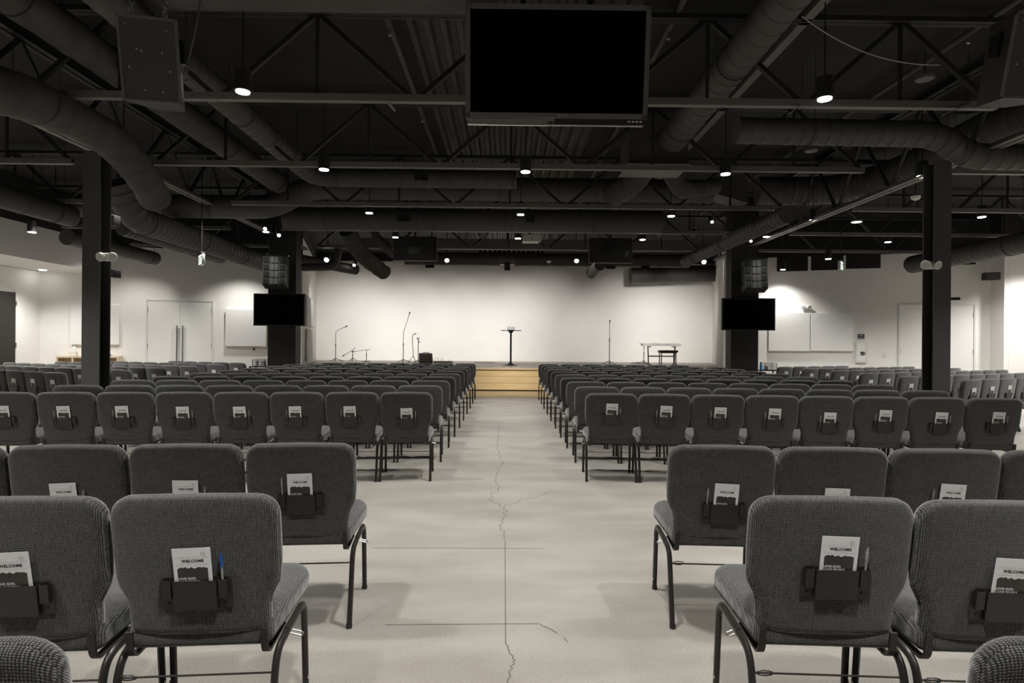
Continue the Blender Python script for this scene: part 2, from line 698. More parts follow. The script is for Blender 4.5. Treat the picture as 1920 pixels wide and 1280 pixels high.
# ------------------------------------------------------------------ leaflets and pens
def leaflet_meshes():
    w, h = .113, .190
    d = {}
    d['sheet'] = MB().box((0, 0, h / 2), (w, .0012, h)).mesh('sheet', M['paper'])
    ex, ey = (1, 0, 0), (0, 0, 1)
    mb = MB()
    lettering(mb, 'WELCOME', .0125, (0.002, -.0009, h - .046), ex, ey, .0006, 1.12)
    ring = [(.034 + .0062 * math.cos(t), h - .020 + .0062 * math.sin(t)) for t in [2 * PI * k / 20 for k in range(20)]]
    inn = [(.034 + .0055 * math.cos(t), h - .020 + .0055 * math.sin(t)) for t in [2 * PI * k / 20 for k in range(20)]]
    vs = [(a, -.0009, b) for a, b in ring + inn]
    mb.add(vs, [(i, (i + 1) % 20, 20 + (i + 1) % 20, 20 + i) for i in range(20)])
    lettering(mb, '+<>', .0048, (.034, -.0009, h - .0215), ex, ey)
    d['text'] = mb.mesh('welcome_lettering', M['ink'])
    mb = MB()
    for zz in (.034, .0575):
        lettering(mb, 'COME WELCOME WEL', .0095, (0, -.0008, h - zz), ex, ey)
    d['pale'] = mb.mesh('pale_lettering', M['pale'])
    rnd = random.Random(3)
    poly = [(.045, 0.002), (.045, h - .066)]
    k = 15
    for i in range(1, k):
        a = .045 - .090 * i / k
        poly.append((a, h - .063 + rnd.uniform(-.0035, .003)))
    poly += [(-.045, h - .067), (-.045, .002)]
    mb = MB().add([(a, -.0009, b) for a, b in poly], [tuple(range(len(poly)))])
    d['dark'] = mb.mesh('dark_print', M['print'])
    mb = MB()
    for zz, tx, xx in ((.1025, 'LOVE GOD.', -.018), (.113, 'LOVE PEOPLE.', -.0105)):
        lettering(mb, tx, .0105, (xx, -.0012, h - zz), ex, ey, .0004, 1.0)
    d['white'] = mb.mesh('white_lettering', M['paper'])
    return d


LF = leaflet_meshes()


def leaflet(ch, pk, where, dx=0.0, dz=0.0, tilt=0.0, dep=-.0068, full=True, extra=False):
    dx = max(-.0015, min(.0015, dx))
    dz = max(-.0135, dz)
    t = thing('welcome_leaflet', (0, 0, 0), where, 'leaflet', 'welcome leaflets in the seat pockets')
    ch_m = Matrix.Translation(ch.location) @ Matrix.Rotation(ch.rotation_euler.z, 4, 'Z')
    t.matrix_world = ch_m @ pocket_matrix(*pk) @ Matrix.Translation((dx, dep, -.031 + dz)) @ Matrix.Rotation(tilt, 4, 'Y')
    part('sheet', LF['sheet'], t)
    part('dark_print', LF['dark'], t)['label'] = 'dark torn-edge picture'
    if full:
        part('lettering', LF['text'], t)['label'] = 'black printed word and round emblem'
        part('lettering', LF['white'], t)['label'] = 'white printed words on the dark picture'
        part('pale_lettering', LF['pale'], t)
    return t


def pen_mesh(kind):
    b = MB().cyl((0, 0, 0), (0, 0, .115), .0034, 10).mesh('barrel', M['penclear'], True)
    c = MB().tube([(0, 0, .096), (0, 0, .122), (0, 0, .125), (0, 0, .136)], .0046, 10, True, None, [1, 1, .6, .5])
    c.box((0, -.006, .105), (.0025, .0018, .036))
    return b, c.mesh('cap', M['blue'] if kind == 'blue' else M['penclear'], True)


PEN = {k: pen_mesh(k) for k in ('blue', 'grey')}


def pen(ch, pk, where, side=1, kind='grey', dz=.0, tilt=0.0):
    t = thing('pen', (0, 0, 0), where, 'pen', 'pens in the seat pockets')
    ch_m = Matrix.Translation(ch.location) @ Matrix.Rotation(ch.rotation_euler.z, 4, 'Z')
    t.matrix_world = ch_m @ pocket_matrix(*pk) @ Matrix.Translation((side * .0835, -.0076, -.020 + dz)) @ Matrix.Rotation(tilt, 4, 'Y')
    part('barrel', PEN[kind][0], t)
    part('cap', PEN[kind][1], t)
    return t


# ------------------------------------------------------------------ rows of chairs
ORD = ['zeroth', 'first', 'second', 'third', 'fourth', 'fifth', 'sixth', 'seventh', 'eighth', 'ninth', 'tenth', 'eleventh', 'twelfth', 'thirteenth']
ROWS = [0.9, 1.80, 2.74, 5.65, 6.55, 7.45, 8.30, 9.20, 10.10, 11.00, 11.95, 12.90, 13.90]
COUNT = {-1: [1, 2, 4, 8, 8, 8, 8, 8, 8, 8, 8, 8, 7], 1: [1, 2, 4, 8, 8, 8, 8, 8, 8, 8, 8, 8, 7]}
SLANT = {-1: .085, 1: .065}
EDGE = {-1: -.700, 1: .775}
STEP = {-1: .511, 1: .507}
NAMEB = {-1: 'left', 1: 'right'}
# pocket height, leaflet (dx, dz, tilt degrees), pen side, pen kind - as seen on the chairs of the rows nearest the camera
DETAIL = {
    (-1, 1, 0): (.545, (-.006, .002, -1.5), 1, 'blue', .012),
    (-1, 1, 1): (.545, (-.012, .002, -2), 0, None, 0),
    (1, 1, 0): (.585, (.000, .006, 1), 1, 'grey', .002),
    (1, 1, 1): (.530, (.010, .006, 2), 1, 'grey', -.012),
    (-1, 2, 0): (.570, (-.002, -.004, -1), -1, 'grey', .012),
    (-1, 2, 1): (.545, (-.002, -.006, 1), 1, 'grey', .0),
    (-1, 2, 2): (.540, (-.010, -.004, -2), 1, 'grey', .0),
    (1, 2, 0): (.530, (.002, -.010, 2), -1, 'grey', .006),
    (1, 2, 1): (.520, (.0, -.004, 1), 1, 'grey', .0),
    (1, 2, 2): (.545, (.012, .004, 2.5), -1, 'grey', .012),
    (1, 2, 3): (.545, (.0, .0, 0), 0, None, 0),
}
ROW3P = {-1: [(.555, .004, 1, -.006), (.575, -.006, -1, -.002), (.57, -.002, -1, .006), (.57, .0, 1, .004), (.565, .002, 1, .01), (.575, -.004, -1, .008), (.575, .0, -1, .008), (.585, .0, -1, .0)],
         1: [(.60, .0, 1, .012), (.585, .004, -1, .012), (.585, .004, -1, .006), (.58, .004, -1, .006), (.555, .008, -1, .0), (.575, .008, -1, .01), (.565, .008, 1, .006), (.575, .008, 1, .006)]}


def chair_where(k, i, side):
    return f"{ORD[i + 1]} chair from the aisle, {ORD[k + 1]} row, {NAMEB[side]} block"


for side in (-1, 1):
    for k, y in enumerate(ROWS):
        for i in range(COUNT[side][k]):
            off = (i + .5) * STEP[side]
            x = EDGE[side] + side * (off - .002)
            yy = y - SLANT[side] * off + random.uniform(-.006, .006)
            rz = -side * SLANT[side] * .9 + random.uniform(-.004, .004)
            lab = f"charcoal tweed chair, {ORD[i + 1]} from the centre aisle, {ORD[k + 1]} row from the back, {NAMEB[side]} block"
            full = 2 if k <= 3 else (1 if k <= 5 else 0)
            dt = DETAIL.get((side, k, i))
            pk = None
            if dt:
                pk = (.008 + dt[1][0] * .3, dt[0])
            elif k == 3:
                pk = (.0 + ROW3P[side][i][1] * 2, ROW3P[side][i][0])
            elif k > 3:
                pk = (0, .57)
            c = chair(x, yy, rz, lab, 'chairs of the two centre blocks', full, pk, aisle=-side if i == 0 else 0)
            if dt:
                dx, dz, tl = dt[1]
                leaflet(c, pk, f"white leaflet in pocket of {chair_where(k, i, side)}", dx, dz - .012, math.radians(tl))
                if dt[2]:
                    pen(c, pk, f"{dt[3]} pen in pocket of {chair_where(k, i, side)}", dt[2], dt[3], dt[4], math.radians(tl))
            elif k == 3:
                z, dx, ps, dz = ROW3P[side][i]
                leaflet(c, pk, f"white leaflet in pocket of {chair_where(k, i, side)}", dx, dz - .014, math.radians(side * 1.5))
                pen(c, pk, f"grey pen in pocket of {chair_where(k, i, side)}", ps, 'grey', .004)

SIDE = {-1: [(-6.72, 8.75, 4), (-6.35, 9.67, 8), (-6.30, 10.55, 10), (-6.20, 11.45, 9), (-6.15, 12.40, 8), (-6.10, 13.30, 5)],
        1: [(6.95, 8.60, 4), (6.60, 9.45, 8), (6.60, 10.50, 10), (6.72, 11.62, 9), (6.62, 12.58, 8), (6.48, 13.45, 5)]}
ANG = {-1: math.radians(24.5), 1: math.radians(26)}
CARDS = {-1: [4, 3, 2, 2, 2, 1], 1: [4, 4, 3, 2, 2, 2]}
for side in (-1, 1):
    a = ANG[side]
    for k, (x0, y0, cnt) in enumerate(SIDE[side]):
        for i in range(cnt):
            x = x0 + side * math.cos(a) * .511 * i
            y = y0 + math.sin(a) * .511 * i
            lab = f"charcoal tweed chair, {ORD[i + 1]} from the inner end, {ORD[k + 1]} row of the {NAMEB[side]} side block"
            pk = (0, .575)
            c = chair(x, y, side * a + random.uniform(-.003, .003), lab, 'chairs of the two angled side blocks', 0, pk)
            if i < CARDS[side][k]:
                leaflet(c, pk, f"white leaflet on {ORD[i + 1]} chair, {ORD[k + 1]} row of the {NAMEB[side]} side block",
                        random.uniform(-.004, .004), random.uniform(-.006, .012), random.uniform(-.03, .03), full=False)

# ------------------------------------------------------------------ floor
floor = struct(MB().box((0.6, 9.5, -.05), (27, 28, .1)).build('floor', FLOOR))


def ribbon(mb, pts, w, z=.0012):
    pts = [Vector((p[0], p[1], z)) for p in pts]
    n = len(pts)
    vs = []
    for i in range(n):
        d = (pts[min(i + 1, n - 1)] - pts[max(i - 1, 0)]).normalized()
        s = Vector((-d.y, d.x, 0)) * w / 2 * (1 if not callable(w) else 1)
        vs += [pts[i] + s, pts[i] - s]
    mb.add(vs, [(2 * i, 2 * i + 1, 2 * i + 3, 2 * i + 2) for i in range(n - 1)])


def jag(a, b, n, amp, rnd):
    a, b = Vector(a), Vector(b)
    d = b - a
    s = Vector((-d.y, d.x, 0)).normalized()
    return [a + d * (i / n) + s * (rnd.uniform(-amp, amp) if 0 < i < n else 0) for i in range(n + 1)]


G = lambda u, v: WZ(u, v, 0)
mb = MB()
ribbon(mb, [G(947, 1014), G(948, 1205)], .006)
ribbon(mb, [G(722, 1171), G(1012, 1169)], .006)
ribbon(mb, [G(700, 1027), G(1020, 1028)], .005)
mb.build('floor_joint', M['joint'], floor)
mb = MB()
rnd = random.Random(11)
CR = [[(948, 1205), (955, 1222), (966, 1238), (954, 1258), (958, 1268), (948, 1285)],
      [(947, 1012), (944, 995), (936, 985), (949, 965), (945, 950)],
      [(945, 950), (916, 936), (934, 915), (928, 900), (931, 885), (943, 870), (935, 850), (930, 830), (936, 815), (934, 795)],
      [(945, 950), (985, 935), (1010, 930), (1030, 922)],
      [(1012, 1170), (1030, 1178), (1045, 1188)], [(1058, 1195), (1065, 1204)]]
for c in CR:
    P = [G(*p) for p in c]
    for a, b in zip(P, P[1:]):
        ribbon(mb, jag(a, b, 7, min(.024, (b - a).length * .09), rnd), .0045)
mb.build('floor_crack', M['crack'], floor)
strip = struct(MB().box((0, 15.55, .002), (11.6, 1.9, .003)).build('floor_strip', M['strip'], floor))

# ------------------------------------------------------------------ walls
PAINT = 3.80
TOP = 4.76


def wall(name, a, b, z0, z1, mlow, mhigh=None, split=PAINT, thick=.12, side=1):
    """upright slab along a-b, its visible face on the line; thickness goes to `side`"""
    a, b = Vector((a[0], a[1], 0)), Vector((b[0], b[1], 0))
    d = (b - a).normalized()
    n = Vector((-d.y, d.x, 0)) * side * thick
    me = MB()
    zs = [z0, split, z1] if mhigh else [z0, z1]
    for z, zz in zip(zs, zs[1:]):
        vs = [a, b, b + n, a + n]
        me.add([p + Vector((0, 0, z)) for p in vs] + [p + Vector((0, 0, zz)) for p in vs],
               [(0, 1, 5, 4), (1, 2, 6, 5), (2, 3, 7, 6), (3, 0, 4, 7), (4, 5, 6, 7), (3, 2, 1, 0)])
    o = me.build(name, mlow)
    if mhigh:
        o.data.materials.append(mhigh)
        for p in o.data.polygons:
            if p.center.z > split + 1e-4:
                p.material_index = 1
    return struct(o)


LA, LB = (-11.77, 14.95), (-5.78, 16.70)
RA, RB = (6.22, 16.70), (12.40, 14.90)
SB = 22.5
wall('wall_front_left', LA, LB, 0, TOP, M['wall'], M['black_paint'])
wall('wall_front_right', RA, RB, 0, TOP, M['wall'], M['black_paint'])
wall('wall_left', (-11.77, -4), LA, 0, 3.06, M['wall'])
wall('wall_soffit_left', (-10.2, -4), (-10.2, 15.41), 3.06, TOP, M['wall'], M['black_paint'])
struct(MB().box((-10.99, 5.6, 3.09), (1.54, 19.4, .05)).build('ceiling_alcove', M['wall']))
wall('wall_return_right', RB, (12.40, 14.48), 0, TOP, M['wall'], M['black_paint'], side=1)
wall('wall_end_right', (12.525, 14.48), (14.2, 14.48), 0, TOP, M['wall'], M['black_paint'])
wall('wall_right', (14.1, 14.4), (14.1, -4), 0, TOP, M['wall'], M['black_paint'])
wall('wall_back', (14.1, -4), (-11.77, -4), 0, TOP, M['wall'], M['black_paint'])
SLB, SRB = (-7.25, SB), (7.95, SB)
wall('wall_stage_left', LB, SLB, 0, TOP, M['wall'], M['black_paint'], split=4.3)
wall('wall_stage_back', SLB, SRB, 0, TOP, M['wall'], M['black_paint'], split=4.45)
wall('wall_stage_right', SRB, RA, 0, TOP, M['wall'], M['black_paint'], split=4.3)

# roof deck: boards, with a ribbed steel strip over the aisle
mb = MB()
mb.box((-7.2, 9.5, 4.80), (12.2, 28, .06))
mb.box((7.9, 9.5, 4.80), (13.0, 28, .06))
struct(mb.build('ceiling', M['deck']))
mb = MB()
xs, x = [], -1.1
poly = []
while x < 1.4 - .01:
    poly += [(x, 4.78), (x + .06, 4.78), (x + .085, 4.85), (x + .155, 4.85)]
    x += .18
poly += [(1.4, 4.78), (1.4, 4.90), (-1.1, 4.90)]
mb.prism(poly, 26, (0, -3.9, 0), (1, 0, 0), (0, 0, 1), (0, 1, 0))
struct(mb.build('ceiling_ribbed_strip', M['rib_deck']))

# black blanked openings along the top of the right wall
rdir = (Vector((RB[0], RB[1], 0)) - Vector((RA[0], RA[1], 0))).normalized()
rn = Vector((rdir.y, -rdir.x, 0))
ldir = (Vector((LB[0], LB[1], 0)) - Vector((LA[0], LA[1], 0))).normalized()
ln = Vector((ldir.y, -ldir.x, 0))
for i, (u0, u1, v) in enumerate(((1456.5, 1514.7, 509), (1520.5, 1581.5, 507), (1586, 1651, 504), (1770, 1829, 497))):
    p0, p1 = WP(u0, v, RA, RB), WP(u1, v, RA, RB)
    z0 = p0.z
    h = PAINT + .02 - z0
    c = (p0 + p1) / 2
    c.z = z0 + h / 2
    R = Matrix.Rotation(math.atan2(rdir.y, rdir.x), 3, 'Z')
    w_ = (Vector((p1.x, p1.y, 0)) - Vector((p0.x, p0.y, 0))).length
    o = MB().box(c + rn * .004, (w_, .006, h), R).build(f'window_{i + 1}', M['black_paint'])
    struct(o, 'blacked out high window opening')

# ------------------------------------------------------------------ doors
def door_pair(idx, A, B, u0, u1, vt, pull, dirv, nv):
    p0, p1 = WP(u0, vt, A, B), WP(u1, vt, A, B)
    w_ = (Vector((p1.x, p1.y, 0)) - Vector((p0.x, p0.y, 0))).length
    z1 = (p0.z + p1.z) / 2
    t = bpy.data.objects.new(f'door_{idx}', None)
    C.objects.link(t)
    t.location = (p0.x, p0.y, 0)
    t.rotation_euler = (0, 0, math.atan2(dirv.y, dirv.x))
    struct(t, 'white double door set in the white wall')
    fr = MB()
    fr.box((w_ / 2, -.012, z1 + .012), (w_ + .09, .024, .045))
    for x in (-.022, w_ + .022):
        fr.box((x, -.012, z1 / 2), (.045, .024, z1))
    fr.build('door_frame', M['jamb'], t)
    for s in (0, 1):
        lf = MB().rbox((w_ / 4 + s * w_ / 2, -.006, z1 / 2 - .002), (w_ / 2 - .008, .010, z1 - .012), .003).build('door_leaf', M['door'], t)
        hx = 0.006 if s == 0 else w_ - .006
        for hz in (.25, z1 * .5, z1 - .25):
            MB().cyl((hx, -.014, hz - .06), (hx, -.014, hz + .06), .012, 8).build('hinge', M['steel'], lf, True)
        if pull:
            hx = w_ / 2 + (.07 if s else -.07)
            h = MB().cyl((hx, -.06, .55), (hx, -.06, 1.75), .021, 12)
            for hz in (.7, 1.6):
                h.cyl((hx, -.06, hz), (hx, -.010, hz), .010, 8)
            h.build('door_handle', M['steel'], lf, True)['label'] = 'long vertical steel pull handle'
    return t


door_pair(1, LA, LB, 277, 398, 564, True, ldir, ln)
door_pair(2, RA, RB, 1688, 1826, 572, False, rdir, rn)
t = bpy.data.objects.new('door_3', None)
C.objects.link(t)
struct(t, 'dark door in the left side wall')
MB().box((-11.73, 13.35, 1.23), (.05, 1.55, 2.46)).build('door_leaf', M['dark_door'], t)
for hz in (.25, 1.2, 2.2):
    MB().cyl((-11.70, 14.13, hz - .06), (-11.70, 14.13, hz + .06), .018, 8).build('hinge', M['steel'], t, True)
MB().box((-11.745, 14.16, 1.25), (.03, .05, 2.5)).build('door_frame', M['jamb'], t)


# ------------------------------------------------------------------ wall panels and fittings
def on_wall(name, A, B, u0, v0, u1, v1, depth, m, label, cat, group=None, nv=None, r=.006):
    p0, p1 = WP(u0, v0, A, B), WP(u1, v1, A, B)
    d = (Vector((B[0], B[1], 0)) - Vector((A[0], A[1], 0))).normalized()
    n = Vector((d.y, -d.x, 0))
    w_ = (Vector((p1.x, p1.y, 0)) - Vector((p0.x, p0.y, 0))).length
    h = abs(p0.z - p1.z)
    c = (p0 + p1) / 2
    t = thing(name, c + n * .003, label, cat, group, math.atan2(d.y, d.x))
    MB().rbox((0, -depth / 2, 0), (w_, depth, h), r).build('mount_panel' if False else 'panel', m, t, 35)
    return t, w_, h


def wall_mesh(name, A, B, u0, v0, u1, v1, depth, m, label, cat, group=None):
    t, w_, h = on_wall(name, A, B, u0, v0, u1, v1, depth, m, label, cat, group)
    o = [c for c in t.children][0]
    o.parent = None
    o.location, o.rotation_euler = t.location, t.rotation_euler
    o.name = name
    tag(o, label, cat, group)
    bpy.data.objects.remove(t)
    return o, w_, h


GP = 'white acoustic panels on the walls'
wall_mesh('acoustic_panel', LA, LB, 135, 570, 225, 646, .06, M['panel'], 'white square acoustic panel above the low birch shelf, partly behind a black column', 'acoustic panel', GP)
wall_mesh('acoustic_panel', LA, LB, 424, 579, 500, 649, .10, M['panel'], 'brightly lit white acoustic panel between the white double doors and far black column', 'acoustic panel', GP)
wall_mesh('acoustic_panel', RA, RB, 1441, 587, 1517.3, 658, .07, M['panel'], 'brightly lit white acoustic panel beside the far black column, below a wall emergency light', 'acoustic panel', GP)
wall_mesh('acoustic_panel', RA, RB, 1519.3, 587, 1598, 658, .07, M['panel'], 'greyer white acoustic panel next to the extinguisher cabinet', 'acoustic panel', GP)
# two tall panels on the wall of the stage
wall_mesh('acoustic_panel', LB, SLB, 572, 553, 589, 615.5, .06, M['panel'], 'upper tall white acoustic panel on the side wall of the stage', 'acoustic panel', GP)
wall_mesh('acoustic_panel', LB, SLB, 572, 616.5, 589, 671, .06, M['panel'], 'lower tall white acoustic panel on the side wall of the stage', 'acoustic panel', GP)

t, w_, h_ = on_wall('extinguisher_cabinet', RA, RB, 1604, 640.5, 1624.5, 680, .05, M['jamb'], 'white fire extinguisher cabinet on the wall between panels and doors', 'cabinet')
dr = MB().rbox((0, -.053, 0), (w_ * .74, .008, h_ * .86), .004).build('door', M['door'], t)
lb = MB().box((0.02, -.059, -.03), (w_ * .36, .003, .10)).build('label_plate', M['redbox'], dr)
mb = MB()
lettering(mb, 'FIRE', .04, (.02, -.062, 0.0), (1, 0, 0), (0, 0, 1))
lettering(mb, 'EXT.', .04, (.02, -.062, -.06), (1, 0, 0), (0, 0, 1))
mb.build('lettering', M['white'], dr)
MB().box((w_ * .33, -.062, -.03), (.02, .012, .05)).build('latch', M['steel'], dr)
t, w_, h_ = on_wall('wall_sign', RA, RB, 1608, 626, 1620.5, 635, .01, M['redbox'], 'small black sign with white marks above the extinguisher cabinet', 'sign')
mb = MB()
for k, tx in enumerate(('FIRE', 'EXIT')):
    lettering(mb, tx, .06, (0, -.012, .012 - k * .065), (1, 0, 0), (0, 0, 1))
mb.build('lettering', M['white'], t)
t, w_, h_ = on_wall('light_switch', RA, RB, 1655, 660.5, 1661.5, 669.5, .012, M['white'], 'white light switch plate on the wall beside the right double doors', 'switch')
MB().rbox((0, -.016, 0), (.03, .008, .06), .003).build('rocker', M['white'], t)
t, w_, h_ = on_wall('wall_outlet', LA, LB, 472, 651, 478, 657, .012, M['white'], 'small white outlet plate with black plug under the lit acoustic panel', 'outlet')
MB().cyl((.02, -.014, .0), (.02, -.04, 0), .025, 8).build('plug', M['black'], t)


def emergency_light(loc, rz, label, k=.78):
    t = thing('emergency_light', loc, label, 'emergency light', 'white twin-head emergency lights', rz)
    t.scale = (k, k, k)
    MB().rbox((0, -.04, 0), (.20, .075, .13), .04).build('housing_frame', M['white'], t, 50)
    for q in (-1, 1):
        h = MB().tube([(q * .085, -.05, .01), (q * .09, -.085, 0), (q * .10, -.125, -.012)], .072, 14, True, None, [.7, 1, 1.0]).build('lamp_head', M['white'], t, 50)
        MB().cyl((q * .10, -.126, -.012), (q * .1005, -.129, -.0125), .048, 14).build('lens', M['glass'], h, True)
    return t


emergency_light(W(205, 482, 7.36) + Vector((0, 0.03, 0)), math.radians(0), 'white twin-head emergency light on the left near column')
emergency_light(W(1741, 497, 7.36) + Vector((0, 0.03, 0)), math.radians(0), 'white twin-head emergency light on the right near column')
p = WP(1511, 576, RA, RB)
emergency_light(p + rn * .005, math.atan2(rdir.y, rdir.x), 'white twin-head emergency light on the wall above the bright acoustic panel')


def exit_sign(u, v, y, rz, label):
    p = W(u, v, y)
    t = thing('exit_sign', p, label, 'exit sign', 'hanging exit signs', rz)
    MB().rbox((0, 0, 0), (.30, .05, .19), .008).build('case', M['glass'], t, 35)
    mb = MB()
    lettering(mb, 'EXIT', .15, (0, -.027, -.053), (1, 0, 0), (0, 0, 1), .003)
    mb.build('lettering', M['ink'], t)['label'] = 'dark letters reading EXIT'
    f = MB().box((0, -.0258, 0), (.27, .001, .16)).build('lit_face', M['exit'], t)
    MB().rbox((0, 0, .115), (.16, .06, .04), .008).build('canopy_box', M['black'], t)
    MB().cyl((0, 0, .13), (0, 0, TOP - p.z - .01), .008, 8).build('hanging_rod', M['black'], t)
    return t


exit_sign(378, 487, 10.6, math.radians(-52), 'lit EXIT sign on a rod under the big ducts at left')
exit_sign(1576, 498, 12.5, math.radians(50), 'lit EXIT sign on a rod before the blacked out high windows')

# ------------------------------------------------------------------ columns
def hcolumn(x0, x1, y, label):
    t = bpy.data.objects.new('column', None)
    C.objects.link(t)
    struct(t, label)
    cx, w_ = (x0 + x1) / 2, x1 - x0
    t.location = (cx, y, 0)
    MB().box((0, -.095, 1.85), (w_, .018, 3.70)).build('flange', M['column'], t)
    MB().box((0, .095, 1.85), (w_, .018, 3.70)).build('flange', M['column'], t)
    MB().box((0, 0, 1.85), (.018, .17, 3.70)).build('web', M['columnd'], t)
    MB().box((0, 0, .01), (w_ + .12, .32, .02)).build('base_plate', M['columnd'], t)
    return t


hcolumn(-5.31, -5.09, 7.5, 'near left steel column')
hcolumn(5.43, 5.65, 7.5, 'near right steel column')
for x0, x1, lab in ((-5.50, -4.86, 'far left boxed column with screen'), (5.24, 5.88, 'far right boxed column with screen')):
    o = MB().box(((x0 + x1) / 2, 13.78, 2.37), (x1 - x0, .34, 4.74)).build('column', M['columnd'])
    struct(o, lab)

# ------------------------------------------------------------------ roof trusses
def truss(y, x0, x1, zb, zt, pan, label, chord=True, ph=0):
    t = bpy.data.objects.new('roof_truss', None)
    C.objects.link(t)
    struct(t, label)
    t.location = ((x0 + x1) / 2, y, 0)
    h = (x1 - x0) / 2
    mb = MB()
    for s in (-1, 1):
        mb.box((0, s * .03, zt), (2 * h, .05, .05))
    mb.build('top_chord', M['truss'], t)
    e = .55
    mb = MB()
    mb.box((0, 0, zb), (2 * (h - e), .07, .03))
    mb.box((0, .022, zb + .035), (2 * (h - e), .012, .06))
    mb.box((0, -.034, zb + .03), (2 * (h - e), .008, .05))
    mb.build('bottom_chord', M['chord'], t)
    n = max(2, round(2 * (h - e) / pan))
    q = 2 * (h - e) / n
    for i in range(n):
        xa = -h + e + i * q
        xm, xb = xa + q / 2, xa + q
        for a, b in (((xa, zb), (xm, zt)), ((xm, zt), (xb, zb))):
            MB().bar((a[0], 0, a[1]), (b[0], 0, b[1]), .045, .045, (0, 1, 0)).build('web', M['truss'], t)
        MB().bar((xm, 0, zb), (xm, 0, zt), .03, .03, (0, 1, 0)).build('web', M['truss'], t)
    return t


TY = [3.55, 5.90, 8.10, 10.40, 12.70, 15.0]
for i, y in enumerate(TY):
    truss(y, -5.4, 5.5, 3.75, 4.62, 1.9, 'steel roof truss over the centre')
    if i >= 2:
        truss(y, 5.6, 12.3, 3.75, 4.62, 1.9, 'steel roof truss at the right')
        truss(y, -10.1, -5.4, 3.75, 4.62, 1.9, 'steel roof truss at the left')


def girder(x, zb, label):
    t = bpy.data.objects.new('roof_truss', None)
    C.objects.link(t)
    struct(t, label)
    for z, h, m, nm in ((zb, .06, M['chord'], 'bottom_chord'), (4.68, .06, M['truss'], 'top_chord')):
        mb = MB()
        for s in (-1, 1):
            mb.box((x + s * .05, 6.5, z), (.07, 19, .012)).box((x + s * .018, 6.5, z + .035), (.012, 19, .07))
        mb.build(nm, m, t)
    y = -2.5
    while y < 15.5:
        for a, b in ((y, y + .7), (y + 1.4, y + .7)):
            MB().bar((x, a, zb), (x, b, 4.68), .04, .04, (1, 0, 0)).build('web', M['truss'], t)
        y += 1.4
    return t


girder(-5.45, 3.83, 'long girder over the left columns')
girder(5.72, 3.66, 'long girder over the right columns')
for u0, v0, u1, v1 in ((66, 170, 102, 192), (728, 192, 741, 208), (1478, 214, 1503, 197), (1768, 216, 1818, 194)):
    struct(MB().bar(W(u0, v0, 5.80), W(u1, v1, 5.86), .035, .008).build('beam_bracket', M['chord']))
# flat purlin bar and fire pipes under the deck
for x in (3.0,):
    struct(MB().box((x, 5.5, 4.62), (.10, 14, .05)).build('beam_purlin', M['chord']))
for x, nm in ((-1.25, 'thin sprinkler pipe over the left half of the aisle'), (1.70, 'thin sprinkler pipe beside the spiral duct'), (4.9, 'thin sprinkler pipe above the right seats'), (-4.6, 'thin sprinkler pipe above the left seats')):
    t = thing('sprinkler_pipe', (x, 7, 4.67), nm, 'pipe', 'sprinkler pipes under the roof')
    MB().cyl((0, -1.4 if x == -1.25 else -9, 0), (0, 8, 0), .032, 10).build('pipe', M['duct'], t, True)
    for y in (-3.4, -1.2, 1.2, 3.5)[1 if x == -1.25 else 0:]:
        MB().cyl((0, y + .4, -.02), (0, y + .4, -.09), .012, 8).ball((0, y + .4, -.1), .02, 8).build('sprinkler_head', M['steel'], t, True)
    for y in (-4, 0, 4)[1 if x == -1.25 else 0:]:
        MB().cyl((0, y, .02), (0, y, .10), .006, 6).build('hanger', M['truss'], t)


# ------------------------------------------------------------------ air ducts
def densify(path, step):
    out = [Vector(path[0])]
    for a, b in zip(path, path[1:]):
        a, b = Vector(a), Vector(b)
        n = max(1, int((b - a).length / step))
        for k in range(1, n + 1):
            out.append(a.lerp(b, k / n))
    return out


